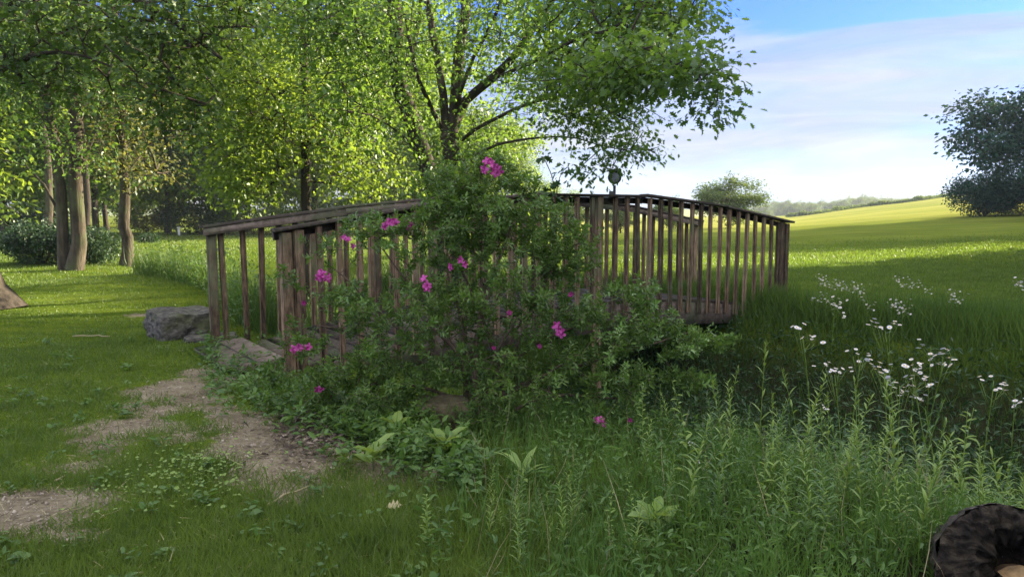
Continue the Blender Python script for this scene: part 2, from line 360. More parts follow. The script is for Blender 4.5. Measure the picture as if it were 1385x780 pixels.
M['logcore'] = rough_mat('orange_heartwood', [(.3, (.12, .07, .035)), (.6, (.36, .23, .11)), (.8, (.50, .36, .20))], (1, 1, 1), 12, 6, .9, .7, .01)
M['logbark'] = rough_mat('log_bark', [(.3, (.022, .018, .014)), (.6, (.075, .062, .050)), (.8, (.22, .19, .16))], (1, 3, 3), 6, 7, .95, 1, .03)
M['metal'] = flat_mat('dark_metal', (.035, .037, .045), .5)
M['face'] = flat_mat('grey_face', (.22, .23, .27), .35)
M['litter'] = rough_mat('dry_leaf_litter', [(.3, (.06, .045, .035)), (.55, (.17, .13, .10)), (.8, (.32, .27, .22))], (1, 1, 1), 9, 3, .85, .1, .004, island=.45)
M['crumb'] = rough_mat('soil_crumb', [(.3, (.07, .055, .04)), (.55, (.20, .16, .12)), (.8, (.36, .31, .25))], (1, 1, 1), 9, 3, .9, .1, .002, island=.4)
M['whitepaint'] = flat_mat('white_paint', (.7, .7, .66), .5)

# ground
def ground_mat():
    m, nt, out = mat_new('lawn_and_soil'); l = nt.links.new
    tcn = N(nt, 'ShaderNodeTexCoord')
    def noise(s, d=5, ro=.55, sc=None):
        n = N(nt, 'ShaderNodeTexNoise'); n.inputs['Scale'].default_value = s; n.inputs['Detail'].default_value = d; n.inputs['Roughness'].default_value = ro
        if sc:
            mpn = N(nt, 'ShaderNodeMapping'); mpn.inputs['Scale'].default_value = sc; l(tcn.outputs['Object'], mpn.inputs['Vector']); l(mpn.outputs[0], n.inputs['Vector'])
        else: l(tcn.outputs['Object'], n.inputs['Vector'])
        return n.outputs['Fac']
    big = noise(.22, 6); fine = noise(26, 8, .7); mid = noise(3.1, 6)
    mowed = noise(.5, 6, .75, (.16, 3.6, 1))
    def mth(op, a, b, c=None):
        q = N(nt, 'ShaderNodeMath', operation=op)
        for i, v in enumerate((a, b, c)):
            if v is None: continue
            if isinstance(v, (int, float)): q.inputs[i].default_value = v
            else: l(v, q.inputs[i])
        return q.outputs[0]
    g = mth('ADD', mth('MULTIPLY', big, .35), mth('ADD', mth('MULTIPLY', fine, .3), mth('MULTIPLY', mowed, .35)))
    grass = ramp(nt, g, [(.38, (.036, .058, .010)), (.50, (.085, .125, .014)), (.62, (.150, .185, .024))]).outputs['Color']
    # meadow/crop colour, its yellow kept to the sunlit distance to paint in the light
    af = N(nt, 'ShaderNodeAttribute', attribute_name='field'); ad = N(nt, 'ShaderNodeAttribute', attribute_name='dirt'); aw = N(nt, 'ShaderNodeAttribute', attribute_name='bank')
    g2 = mth('ADD', mth('MULTIPLY', mowed, .60), mth('MULTIPLY', noise(.06, 6, .6, (1, 2.2, 1)), .40))
    field = ramp(nt, g2, [(.38, (.150, .185, .038)), (.50, (.265, .275, .052)), (.60, (.360, .345, .090))]).outputs['Color']
    mx = N(nt, 'ShaderNodeMix', data_type='RGBA'); l(grass, mx.inputs['A']); l(field, mx.inputs['B']); l(af.outputs['Fac'], mx.inputs['Factor'])
    soilc = ramp(nt, mth('ADD', mth('MULTIPLY', fine, .55), mth('MULTIPLY', mid, .45)), [(.32, (.060, .047, .034)), (.50, (.185, .153, .108)), (.70, (.33, .28, .215))]).outputs['Color']
    dm = mth('ADD', ad.outputs['Fac'], mth('MULTIPLY', mth('SUBTRACT', mid, .5), .8)); dm = mth('ADD', dm, mth('MULTIPLY', mth('SUBTRACT', fine, .5), .6))
    mrn = N(nt, 'ShaderNodeMapRange', interpolation_type='SMOOTHSTEP'); mrn.inputs['From Min'].default_value = .25; mrn.inputs['From Max'].default_value = .47; l(dm, mrn.inputs['Value'])
    m3 = N(nt, 'ShaderNodeMix', data_type='RGBA'); l(mx.outputs['Result'], m3.inputs['A']); l(soilc, m3.inputs['B']); l(mrn.outputs[0], m3.inputs['Factor'])
    soil_shade = ramp(nt, mid, [(.3, (.018, .022, .012)), (.7, (.045, .050, .024))]).outputs['Color']  # dark ditch soil; under the weeds it paints in the shade between stems
    m4 = N(nt, 'ShaderNodeMix', data_type='RGBA'); l(m3.outputs['Result'], m4.inputs['A']); l(soil_shade, m4.inputs['B']); l(aw.outputs['Fac'], m4.inputs['Factor'])
    p = N(nt, 'ShaderNodeBsdfPrincipled'); p.inputs['Roughness'].default_value = .95; p.inputs['Specular IOR Level'].default_value = .0
    l(m4.outputs['Result'], p.inputs['Base Color'])
    b = N(nt, 'ShaderNodeBump'); b.inputs['Strength'].default_value = .55; b.inputs['Distance'].default_value = .05; l(mth('ADD', fine, mid), b.inputs['Height']); l(b.outputs[0], p.inputs['Normal'])
    l(p.outputs[0], out.inputs['Surface']); return m
NA = 900
rr = np.concatenate([np.geomspace(.6, 40, 190), np.geomspace(41, 5000, 110)])
th = np.arange(NA) * 2 * math.pi / NA
X = rr[:, None] * np.sin(th)[None]; Yg = rr[:, None] * np.cos(th)[None]
GV = np.stack([X, Yg, H(X, Yg)], -1).reshape(-1, 3)
i, j = np.meshgrid(np.arange(len(rr) - 1), np.arange(NA), indexing='ij')
GF = np.stack([i * NA + j, (i + 1) * NA + j, (i + 1) * NA + (j + 1) % NA, i * NA + (j + 1) % NA], -1).reshape(-1, 4)[:, ::-1]
GV = np.concatenate([GV, [[0, 0, float(H(0, 0))]]])
ground = mesh_obj('ground', GV, [tuple(f) for f in GF.tolist()] + [(len(GV) - 1, (k + 1) % NA, k) for k in range(NA)], ground_mat(), smooth=True)
tag(ground, 'mown lawn with worn dirt patches rolling into a sunlit field', 'ground', kind='structure')
gxv, gyv = GV[:, 0], GV[:, 1]
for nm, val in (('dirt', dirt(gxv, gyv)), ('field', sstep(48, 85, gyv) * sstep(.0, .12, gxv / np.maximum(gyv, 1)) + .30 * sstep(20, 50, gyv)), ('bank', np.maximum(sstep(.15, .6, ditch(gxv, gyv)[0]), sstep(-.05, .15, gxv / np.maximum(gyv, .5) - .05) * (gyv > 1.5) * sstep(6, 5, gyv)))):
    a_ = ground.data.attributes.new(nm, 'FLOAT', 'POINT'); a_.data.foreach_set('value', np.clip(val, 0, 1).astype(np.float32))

# ------------------------------------------------------------------ growing woody plants
def resample(P, step):
    P = np.asarray(P, float); out = [P[0]]
    # smooth with catmull-rom
    Q = np.vstack([2 * P[0] - P[1], P, 2 * P[-1] - P[-2]])
    for k in range(1, len(Q) - 2):
        n = max(1, int(np.linalg.norm(Q[k + 1] - Q[k]) / step))
        for i in range(1, n + 1):
            t = i / n
            out.append(.5 * ((2 * Q[k]) + (-Q[k - 1] + Q[k + 1]) * t + (2 * Q[k - 1] - 5 * Q[k] + 4 * Q[k + 1] - Q[k + 2]) * t ** 2 + (-Q[k - 1] + 3 * Q[k] - 3 * Q[k + 1] + Q[k + 2]) * t ** 3))
    return np.array(out)
def grow(stems, A, rng, seg=.5, wob=.08, up=.3, tip=.006, expo=2.3, sag=0.0):
    """stems: [(polyline, r0, r1, parent stem index or None)]; A: points the twigs reach. -> node arrays"""
    P, par, rmin = [], [], []; first = []
    for (poly, r0, r1, ps) in stems:
        Q = resample(poly, seg * .6)
        if ps is None: prev = -1
        else:
            D = np.linalg.norm(np.array(P) - Q[0], axis=1); prev = int(np.argmin(D))
        first.append(len(P))
        for k, q in enumerate(Q):
            if k == 0 and ps is not None: continue
            t = k / max(1, len(Q) - 1)
            w = rng.normal(0, wob * .3 * min(1, k), 3) * (1 if k < len(Q) - 1 else 0)
            P.append(q + w * min(1, r0 * 6)); par.append(prev); rmin.append(r0 * (1 - t) + r1 * t); prev = len(P) - 1
    cap = len(P) + len(A) * 8; arr = np.zeros((cap, 3)); n = len(P); arr[:n] = P
    noroot = np.zeros(cap); noroot[:n] = [.0] * n
    zmin = 0
    base = arr[:n].copy()
    d0 = np.array([np.min(np.linalg.norm(base - a, axis=1)) for a in A]); order = np.argsort(d0)
    tips = []
    for ai in order:
        a = A[ai]; df = a - arr[:n]; dist = np.linalg.norm(df, axis=1)
        cost = dist + up * np.maximum(0, -df[:, 2]) + noroot[:n]
        k = int(np.argmin(cost)); d = dist[k]
        ns = max(1, min(7, int(d / seg))); prev = k; p0 = arr[k].copy()
        for q in range(1, ns + 1):
            t = q / ns; p = p0 + (a - p0) * t
            if q < ns: p = p + rng.normal(0, wob * d / ns, 3) + np.array([0, 0, (up * .35 * d - sag) * math.sin(math.pi * t)])
            arr[n] = p; par.append(prev); rmin.append(0); prev = n; n += 1
        tips.append(n - 1)
    P = arr[:n]; par = np.array(par); rmin = np.array(rmin)
    acc = np.zeros(n); nch = np.zeros(n, int)
    for k in range(n - 1, -1, -1):
        r = max(acc[k] ** (1 / expo) if acc[k] > 0 else tip, tip)
        if rmin[k] > 0: r = rmin[k]
        acc[k] = r
        if par[k] >= 0 and not (rmin[k] > 0 and rmin[par[k]] > 0): acc_p = par[k]; accv = r ** expo
        else: acc_p = -1
        if acc_p >= 0 and rmin[acc_p] == 0: acc[acc_p] += accv
    return P, par, acc, np.array(tips)
def wood_mesh(P, par, rad, sidefn=lambda r: 10 if r > .08 else (6 if r > .03 else 4), rcut=0.0, flare=None):
    n = len(P); ch = [[] for _ in range(n)]
    for k in range(n):
        if par[k] >= 0: ch[par[k]].append(k)
    mb = MB(); roots = [k for k in range(n) if par[k] < 0]; stack = [(r, None) for r in roots]
    while stack:
        k, frm = stack.pop()
        pts, rs = [], []
        if frm is not None: pts.append(P[frm]); rs.append(min(rad[frm], rad[k] * 1.25))
        while True:
            pts.append(P[k]); rs.append(rad[k])
            if not ch[k]: break
            c = sorted(ch[k], key=lambda q: -rad[q])
            for o in c[1:]: stack.append((o, k))
            k = c[0]
        if len(pts) > 1 and max(rs) > rcut:
            if flare and frm is None:
                for q in range(len(rs)): rs[q] = rs[q] * (1 + flare * math.exp(-(pts[q][2] - pts[0][2]) * 4.5))
            mb.tube(pts, rs, sidefn(max(rs)), cap=False)
    return mb
def ell_pts(ells, n, rng, shell=.45):
    """random points in a union of ellipsoids (centre, radii, weight)"""
    w = np.array([e[2] if len(e) > 2 else e[1][0] * e[1][1] * e[1][2] for e in ells], float); w /= w.sum()
    pick = rng.choice(len(ells), n, p=w); d = unit(rng.normal(size=(n, 3))); r = rng.random(n) ** shell
    C = np.array([ells[k][0] for k in pick]); S = np.array([ells[k][1] for k in pick])
    return C + d * r[:, None] * S
def pe(px, py, Y, rx, ry, rd, w=None):
    c = at(px, py, Y); return (c, np.array([rx / FPX * Y, rd, ry / FPX * Y])) + ((w,) if w else ())
def leaf_cloud(T, k, spread, size, rng, tmpl, asp=.6, droop=.35, flatz=.6):
    n = len(T) * k; c = np.repeat(T, k, 0); off = rng.normal(size=(n, 3)) * spread * np.array([1, 1, flatz])
    P = c + off; D = unit(off + rng.normal(size=(n, 3)) * spread * .8) + np.array([0, 0, -droop])
    Nn = rng.normal(size=(n, 3)) * .75 + np.array([0, 0, 1.0]); Ln = size * rng.uniform(.45, 1.5, n)
    return cards(P, D, Nn, Ln, Ln * asp, tmpl)
def tree(name, label, cat, base, stems, ells, ntip, k, spread, size, leafm, barkm, seed, tmpl=LEAF4, asp=.6, group=None, seg=.7, tip=.006, rcut=0, flare=.5, up=.3, droop=.35, shell=.45, flatz=.6, crownname='crown', wob=.08, sag=0):
    rng = np.random.default_rng(seed); base = np.array(base, float)
    o = empty(name, base, label, cat, group)
    A = ell_pts(ells, ntip, rng, shell)
    P, par, rad, tips = grow(stems, A, rng, seg, wob=wob, up=up, tip=tip, sag=sag)
    wood_mesh(P - base, par, rad, rcut=rcut, flare=flare).build('trunk', barkm, o, smooth=True)
    build_cards(crownname, [leaf_cloud(P[tips] - base, k, spread, size, rng, tmpl, asp, droop, flatz)], leafm, o)
    return o

def gpt(px, Y):
    x = gx(px, Y); return np.array([x, Y, float(H(x, Y))])

EXTRA = globals().get('EXTRA', None)
# ------------------------------------------------------------------ named trees near the bridge
# 1 the many-stemmed oak behind the bridge
b = gpt(612, 12.6); yo = 12.6
P_ = lambda px, py, Y=yo: at(px, py, Y)
st = [([b, P_(611, 330), P_(609, 250), P_(607, 185)], .19, .15, None),
      ([P_(607, 195), P_(600, 130), P_(590, 70), P_(578, 0), P_(568, -110)], .075, .04, 0),
      ([P_(607, 190), P_(616, 130), P_(622, 60), P_(632, -10), P_(640, -150)], .11, .07, 0),
      ([P_(608, 180), P_(632, 135), P_(664, 108, 12.3), P_(700, 70, 11.5), P_(740, 10, 11), P_(790, -60, 10.5)], .085, .035, 0),
      ([P_(664, 108, 12.3), P_(720, 85, 10.5), P_(800, 45, 8.8), P_(860, 60, 7.6), P_(915, 88, 6.9), P_(965, 96, 6.6)], .032, .008, 0),
      ([P_(608, 200), P_(660, 165, 12), P_(715, 140, 11.2), P_(775, 130, 10.6), P_(840, 150, 10.2)], .036, .012, 0),
      ([P_(607, 190), P_(585, 150), P_(560, 90, 12), P_(548, 20, 12)], .045, .025, 0),
      ([P_(609, 230), P_(650, 205, 12), P_(700, 190, 11.5), P_(760, 185, 11), P_(830, 200, 10.6)], .028, .008, 0),
      ([P_(609, 160), P_(640, 80, 12), P_(672, 20, 11.6), P_(700, -60, 11)], .04, .02, 0)]
ells = [pe(612, 40, 12.6, 100, 80, 2.6, 1.1), pe(700, 20, 11.5, 90, 90, 2.5, 1.2), pe(800, 20, 10, 100, 70, 2.2, 1.9), pe(885, 25, 9, 70, 55, 1.6, 1.3),
        pe(850, 95, 7.8, 80, 32, 1.0, 1.1), pe(780, 110, 9.8, 85, 40, 1.4, 1.1), pe(945, 100, 6.7, 38, 26, .35, .26), pe(975, 96, 6.6, 14, 10, .12, .03), pe(965, 140, 6.7, 16, 12, .2, .05),
        pe(815, 165, 10.4, 85, 26, 1.2, .46), pe(850, 200, 10.4, 48, 22, .9, .25), pe(795, 228, 10.4, 42, 16, .7, .09), pe(690, 120, 12, 60, 70, 2, .35), pe(610, 245, 11.6, 62, 26, 1.0, .55), pe(560, 130, 12.8, 60, 80, 2, .5),
        pe(640, -80, 12.5, 220, 50, 2.5, .9), pe(830, -60, 10, 110, 45, 1.5, .6), pe(640, 190, 12.8, 70, 45, 1.5, .7)]
oak = tree('oak_tree', 'many-stemmed oak whose boughs spread above the middle of the bridge', 'tree', b, st, ells, 1850, 18, .15, .072, M['oak'], M['barkdark'], 3, OAK, .75, seg=.45, tip=.0042, flare=.4, up=.25, flatz=.7, wob=.10)
# 2 the leaning tree left of it
b = gpt(600, 14.2); q = lambda px, py, Y=14.2: at(px, py, Y)
st = [([b, q(592, 280), q(574, 215), q(553, 150), q(540, 90), q(533, 20), q(525, -120)], .22, .11, None),
      ([q(556, 165), q(530, 90), q(490, 35), q(440, 0), q(380, -40)], .06, .03, 0), ([q(548, 110), q(562, 50), q(575, -40)], .06, .03, 0),
      ([q(585, 250), q(550, 190), q(500, 155, 13.5), q(470, 150, 13)], .035, .012, 0)]
ells = [pe(500, 60, 14, 90, 80, 2.4, 1.1), pe(540, -50, 14, 130, 50, 2.5, .7), pe(470, 150, 13.6, 60, 50, 1.6, .5), pe(430, 20, 13.8, 80, 60, 2, .9)]
tree('leaning_tree', 'tree with a bare dark trunk leaning left behind the shrub', 'tree', b, st, ells, 650, 17, .22, .085, M['oak'], M['barkdark'], 5, LEAF6, .6, seg=.6, flare=.3)
# 3 slim straight tree over the left rail
b = gpt(415, 16.2); q = lambda px, py, Y=16.2: at(px, py, Y)
st = [([b, q(415, 280), q(413, 190), q(411, 90), q(408, -20), q(405, -160)], .125, .05, None)]
ells = [pe(400, 60, 16.2, 110, 120, 3.2, 1.6), pe(345, 170, 15.8, 62, 75, 2.2, .8), pe(455, 185, 16, 62, 60, 2, .6), pe(330, 245, 15.5, 42, 34, 1.2, .35), pe(300, 90, 15.6, 50, 90, 2, .7), pe(500, 245, 16.5, 52, 28, 1.3, .25)]
tree('slim_tree', 'tree with one thin straight dark trunk rising over the left bridge rail', 'tree', b, st, ells, 1300, 17, .26, .085, M['maple'], M['barkdark'], 8, LEAF6, .65, seg=.7, flare=.2, up=.1, wob=.1)
# 4 twin trunk tree on the left lawn
b = gpt(97, 17.4); q = lambda px, py, Y=17.4: at(px, py, Y)
st = [([b + [.10, 0, 0], q(107, 330), q(102, 260), q(101, 180), q(102, 90), q(100, 0), q(98, -120)], .165, .10, None),
      ([b + [-.17, .1, 0], q(87, 330), q(83, 260), q(76, 200), q(64, 140), q(55, 70), q(45, -60)], .13, .08, None),
      ([q(76, 200), q(60, 160), q(30, 130), q(-20, 110)], .05, .02, 0), ([q(102, 240), q(125, 190), q(140, 130), q(150, 60)], .05, .02, 0),
      ([q(88, 290), q(60, 250), q(35, 225), q(0, 215)], .035, .012, 0)]
ells = [pe(90, 20, 17.4, 130, 90, 3.2, 1.6), pe(20, 110, 17, 60, 70, 2.4, .6), pe(155, 110, 17.2, 60, 70, 2.2, .6), pe(80, 200, 16.6, 80, 30, 1.6, .18), pe(100, -90, 17, 150, 50, 3, .5)]
tree('twin_trunk_tree', 'large lawn tree with two thick trunks joined at the foot, dark bush behind', 'tree', b, st, ells, 950, 15, .27, .09, M['oak'], M['bark'], 13, LEAF4, .6, seg=.7, flare=.28)
# 5 thinner tree right of it with dead twigs
b = gpt(173, 19.4); q = lambda px, py, Y=19.4: at(px, py, Y)
st = [([b, q(172, 320), q(169, 250), q(166, 180), q(160, 100), q(150, -40)], .145, .07, None),
      ([q(168, 240), q(195, 225), q(225, 235), q(252, 258)], .03, .010, 0), ([q(168, 270), q(190, 250), q(205, 240)], .02, .008, 0), ([q(167, 200), q(140, 160), q(120, 120)], .03, .01, 0),
      ([q(170, 290), q(150, 270), q(135, 268)], .018, .006, 0)]
ells = [pe(165, 120, 19.4, 65, 80, 2.4, 1.2), pe(230, 120, 19, 60, 70, 2, .8), pe(170, 215, 19, 62, 38, 1.8, .5), pe(160, -20, 19.4, 90, 80, 3, .8)]
tree('twiggy_tree', 'thin pale trunked tree with bare dead twigs, right of the twin trunks', 'tree', b, st, ells, 800, 11, .30, .095, M['olive'], M['bark'], 17, LEAF4, .6, seg=.5, flare=.3, up=.05, wob=.14, tip=.009)
# 6 big oak mostly outside the left edge, its boughs hang in from above
b = gpt(-40, 10.6); q = lambda px, py, Y=10.6: at(px, py, Y)
st = [([b, q(-45, 330), q(-50, 200), q(-45, 60), q(-40, -120), q(-30, -200)], .40, .26, None),
      ([q(-45, 60), q(20, 0, 10), q(120, -20, 9.5), q(220, 20, 9.2), q(300, 80, 9)], .12, .02, 0), ([q(-42, -20), q(60, -80, 9), q(180, -100, 8), q(300, -60, 7.8)], .10, .03, 0),
      ([q(-45, 130), q(10, 90, 9.5), q(80, 70, 9), q(150, 90, 8.8)], .06, .012, 0)]
ells = [pe(110, 40, 9.6, 150, 48, 1.6, 1.3), pe(220, 100, 9.2, 62, 60, 1.2, .7), pe(30, 90, 9.4, 70, 40, 1.3, .5), pe(260, 20, 9, 80, 50, 1.5, .7), pe(120, -60, 9, 220, 40, 2, .7), pe(255, 160, 9.2, 34, 36, .8, .22), pe(330, -20, 8.6, 60, 35, 1, .3)]
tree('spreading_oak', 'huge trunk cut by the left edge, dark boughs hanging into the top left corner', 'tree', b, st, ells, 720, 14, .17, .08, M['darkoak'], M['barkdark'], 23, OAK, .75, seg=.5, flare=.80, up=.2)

# ------------------------------------------------------------------ generic trees, copied
def proto_tree(seed, h, rx, leafm, barkm, trunk_frac=.22, ntip=420, k=26, spread=.42, size=.17, r0=.16, low=False):
    rng = np.random.default_rng(seed)
    n = 9; es = []
    for a_ in range(n):
        t = a_ / (n - 1); zc = h * (trunk_frac + (1 - trunk_frac) * (.12 + .78 * t)); rad_ = rx * (math.sin(math.pi * (.16 + .76 * t)) ** .8)
        ang = rng.uniform(0, 6.28); o_ = rad_ * .42
        es.append((np.array([math.cos(ang) * o_, math.sin(ang) * o_, zc]), np.array([rad_ * .72, rad_ * .72, h * .13]), rad_ ** 2 + .1))
    for a_ in range(7):
        ang = rng.uniform(0, 6.28); t = rng.uniform(.1, .8); rad_ = rx * .33
        es.append((np.array([math.cos(ang) * rx * .75, math.sin(ang) * rx * .75, h * (trunk_frac + (1 - trunk_frac) * t)]), np.array([rad_, rad_, rad_ * .7]), rx * rx * .22))
    st = [([np.array([0, 0, -.2]), np.array([.1, 0, h * .2]), np.array([-.1, .1, h * .5]), np.array([.05, 0, h * .92])], r0, r0 * .25, None)]
    A = ell_pts(es, ntip, rng, .5); A = A[A[:, 2] > (.15 if low else h * .08)]
    P, par, rad, tips = grow(st, A, rng, 1.1, wob=.08, up=.3, tip=.012)
    o = empty('tree', (0, 0, 0))
    wood_mesh(P, par, rad, sidefn=lambda r: 8 if r > .1 else 3, rcut=.012, flare=.4).build('trunk', barkm, o, smooth=True)
    build_cards('crown', [leaf_cloud(P[tips], k, spread, size, rng, LEAF4, .65)], leafm, o)
    o['used'] = 0; o['h'] = h
    return o
def place(proto, name, loc, s, rz, label, cat='tree', group=None, sz=None):
    first = proto['used'] == 0
    if first: o = proto; o['used'] = 1
    else:
        o = proto.copy(); COL.objects.link(o)
        for ch in proto.children:
            c = ch.copy(); COL.objects.link(c); c.parent = o
        for k_ in ('label', 'category', 'group'):
            if k_ in o: del o[k_]
    o.name = name; o.location = loc; o.scale = (s, s, sz or s); o.rotation_euler = (0, 0, rz)
    tag(o, label, cat, group)
    return o
pr_a = proto_tree(31, 14, 5.6, M['maple'], M['barkdark'], .10, 620, 40, .48, .23)
pr_b = proto_tree(37, 13, 5.0, M['oak'], M['barkdark'], .12, 620, 40, .46, .22)
pr_c = proto_tree(41, 12, 5.4, M['maple'], M['bark'], .09, 620, 40, .46, .23)
pr_d = proto_tree(47, 9, 4.2, M['far'], M['barkdark'], .05, 480, 44, .36, .22, low=True)
pr_blue = proto_tree(53, 12, 6.0, M['blue'], M['barkdark'], .05, 1100, 44, .36, .24, .3, low=True)
GB = 'trees standing behind the bridge and the left lawn'
bgs = [(pr_c, 12, 44, 1.0, 'bright yellow-green tree at the far left edge beyond the lawn'),
       (pr_b, 72, 36, .95, 'tree with a dark crown directly behind the twin trunks'),
       (pr_a, 150, 52, 1.1, 'tall tree at the back between the twin trunks and the twiggy tree'),
       (pr_c, 232, 46, 1.05, 'bright tree behind the dead branch of the twiggy tree'),
       (pr_b, 285, 46, 1.05, 'green tree just behind the left end post of the bridge'),
       (pr_a, 340, 48, 1.1, 'yellow-green tree filling the gap left of the slim trunk'),
       (pr_c, 430, 50, 1.15, 'sunlit tree behind the slim straight trunk'),
       (pr_a, 505, 45, 1.1, 'brightly sunlit tree glowing left of the leaning trunk'),
       (pr_b, 560, 52, 1.05, 'green tree behind the leaning trunk'),
       (pr_c, 645, 49, .74, 'sunlit tree seen through the stems of the many-stemmed oak'),
       (pr_a, 705, 48, .40, 'small yellow-green tree right of the shrub top flower'),
       (pr_c, 752, 60, .34, 'low yellow-green tree just above the bridge crest'),
       (pr_a, -60, 30, 1.0, 'leafy tree beyond the left edge of the lawn'),
       (pr_b, 190, 70, 1.3, 'tallest hazy tree far back on the left lawn')]
for k_, (pr, px, Y, s, lab) in enumerate(bgs):
    place(pr, 'leafy_tree', gpt(px, Y), s, k_ * 1.7, lab, group=GB)
rb = np.random.default_rng(19)
for k_ in range(14):
    px = -60 + k_ * 62 + rb.uniform(-12, 12); Y = rb.uniform(56, 74); pr = [pr_d, pr_c, pr_d, pr_a][k_ % 4]; s_ = rb.uniform(.62, .8) * (1 if pr is pr_d else .62) * (1 if px < 640 else .62)
    place(pr, 'edge_tree', gpt(px, Y), s_, rb.uniform(0, 6), 'low tree in the wood edge closing the far side of the lawn', group='low trees of the far wood edge')
# field trees on the right
place(pr_d, 'round_tree', gpt(982, 62), .72, 1.0, 'round bushy tree above the middle of the bridge rail, lit on its right', sz=.50)
place(pr_d, 'round_tree', gpt(905, 52), .33, 2.2, 'low dark tree seen between the balusters below the round tree', sz=.28)
place(pr_d, 'round_tree', gpt(838, 56), .33, 3.9, 'low dark tree behind the lamp post, seen between balusters', sz=.26)
place(pr_d, 'round_tree', gpt(775, 58), .36, 5.3, 'low dark tree left of the lamp, behind the crest of the bridge', sz=.30)
place(pr_blue, 'field_tree', gpt(1422, 58), 1.32, .6, 'big dark blue-green tree cut by the right edge of the field', sz=1.22)
# far tree line on the ridge
rngt = np.random.default_rng(5)
tops = [(1045, 277), (1058, 276), (1070, 279), (1082, 278), (1093, 280), (1103, 277), (1114, 279), (1125, 277), (1136, 274), (1146, 272), (1155, 271), (1163, 270), (1172, 272), (1181, 274), (1190, 272), (1199, 273),
        (1208, 274), (1217, 273), (1226, 275), (1234, 274), (1242, 275), (1032, 282), (1020, 283)]
for k_, (px, py) in enumerate(tops):
    Y = rngt.uniform(290, 360); z0 = float(H(gx(px, Y), Y)); top = at(px, py - 8, Y)[2]
    s = max(.25, (top - z0) / 9.2)
    place(pr_d, 'distant_tree', (gx(px, Y), Y, z0), s * 1.15, rngt.uniform(0, 6), 'small blue-green tree in the tree line along the far ridge', group='far tree line on the ridge', sz=s)
hx = np.linspace(1062, 1345, 90); HP = np.array([gpt(px, 150 + 3 * math.sin(px * .05)) for px in hx]); hr = np.random.default_rng(8); hn = 16000
ii = hr.uniform(0, 88.9, hn); i0 = ii.astype(int); c_ = HP[i0] + (HP[i0 + 1] - HP[i0]) * (ii - i0)[:, None]; hh_ = .35 + .2 * np.sin(ii * 1.3) + .3 * np.sin(ii * .37); o0 = HP[0].copy()
c_ = c_ + np.stack([hr.normal(0, .3, hn), hr.normal(0, .5, hn), hr.uniform(0, 1, hn) * np.maximum(.35, hh_)], 1)
hb = build_cards('field_hedge', [cards(c_ - o0, hr.normal(size=(hn, 3)), hr.normal(size=(hn, 3)), np.full(hn, .34), np.full(hn, .25), LEAF4)], M['far'], loc=o0)
tag(hb, 'thin dark hedge line running along the top of the sunlit field', 'hedge')
# trees off to the right that cast the shade over the foreground and the long bars over the field
for k_, (x, y, s, lab) in enumerate([(20, 9.5, 1.05, 'shade tree out of frame to the right, nearest the camera'), (21, 15.0, 1.1, 'shade tree out of frame, second to the right of the camera'),
                                     (22.5, 20.0, 1.0, 'shade tree out of frame right, level with the bridge'), (26, 24.0, .85, 'shade tree out of frame right, just past the bridge end'),
                                     (37, 44.5, .92, 'field edge tree out of frame right, first of the row'), (41, 48.5, .95, 'field edge tree out of frame right, second of the row'), (45, 52.5, .95, 'field edge tree out of frame right, third of the row'), (49, 56.5, .95, 'field edge tree out of frame right, fourth of the row'), (21, 3.5, 1.1, 'shade tree level with the camera on the right')]):
    place(pr_blue, 'shade_tree', (x, y, float(H(x, y)) - .1), s, k_ * 1.3, lab, group='trees beyond the right edge of the photo')

# ------------------------------------------------------------------ bushes and bits on the far lawn
def bush(name, label, base, rx, ry, h, leafm, seed, ntip=260, k=26, spread=.13, size=.07, cat='bush', group=None):
    base = np.array(base, float); es = []
    rng = np.random.default_rng(seed)
    es.append((base + [0, 0, h * .5], np.array([rx, ry, h * .5]), 2.5))
    for _ in range(8):
        a_ = rng.uniform(0, 6.28); es.append((base + [math.cos(a_) * rx * .6, math.sin(a_) * ry * .6, h * rng.uniform(.3, .72)], np.array([rx * .4, ry * .4, h * .3]), .4))
    st = [([base, base + [math.cos(a_) * rx * .3, math.sin(a_) * ry * .3, h * .35]], .03, .012, None) for a_ in np.arange(5) * 1.256]
    return tree(name, label, cat, base, st, es, ntip, k, spread, size, leafm, M['twig'], seed, LEAF4, .55, group, seg=.3, tip=.004, flare=0, shell=.3)
bush('round_bush', 'wide dark clipped bush behind the foot of the twin trunks', gpt(62, 19.6), .95, .8, 1.08, M['dark'], 61, 380, 34)
bush('round_bush', 'dark bush standing between the twin trunks and the twiggy tree', gpt(130, 19.8), .62, .6, 1.0, M['dark'], 62, 260, 32)
bush('round_bush', 'small round dark bush alone on the sunlit far lawn', gpt(206, 33), .38, .38, .42, M['dark'], 63, 60, 22, .09, .08)
bush('tan_bush', 'sunlit tan and yellow bush at the far lawn edge', gpt(203, 48), 1.8, 1.2, 1.9, M['olive'], 64, 160, 26, .25, .13)
bush('hedge_bush', 'long low dark hedge at the far left behind the lawn', gpt(20, 47), 3.6, 1.4, 1.8, M['dark'], 65, 300, 30, .28, .15)
bush('hedge_bush', 'dark hedge at the far lawn edge behind the left end post', gpt(275, 44), 2.6, 1.3, 2.0, M['dark'], 66, 240, 30, .25, .14)
bush('hedge_bush', 'dark undergrowth bush behind the left rail, right of the slim trunk', gpt(460, 45), 3.4, 1.4, 2.1, M['far'], 67, 260, 28, .22, .11)
bush('hedge_bush', 'dark undergrowth bush below the leaning trunk', gpt(560, 44), 2.6, 1.3, 2.1, M['far'], 68, 220, 28, .2, .10)
bush('hedge_bush', 'undergrowth bush behind the left rail, left of the slim trunk', gpt(345, 44), 2.6, 1.3, 1.9, M['far'], 69, 200, 28, .2, .10)
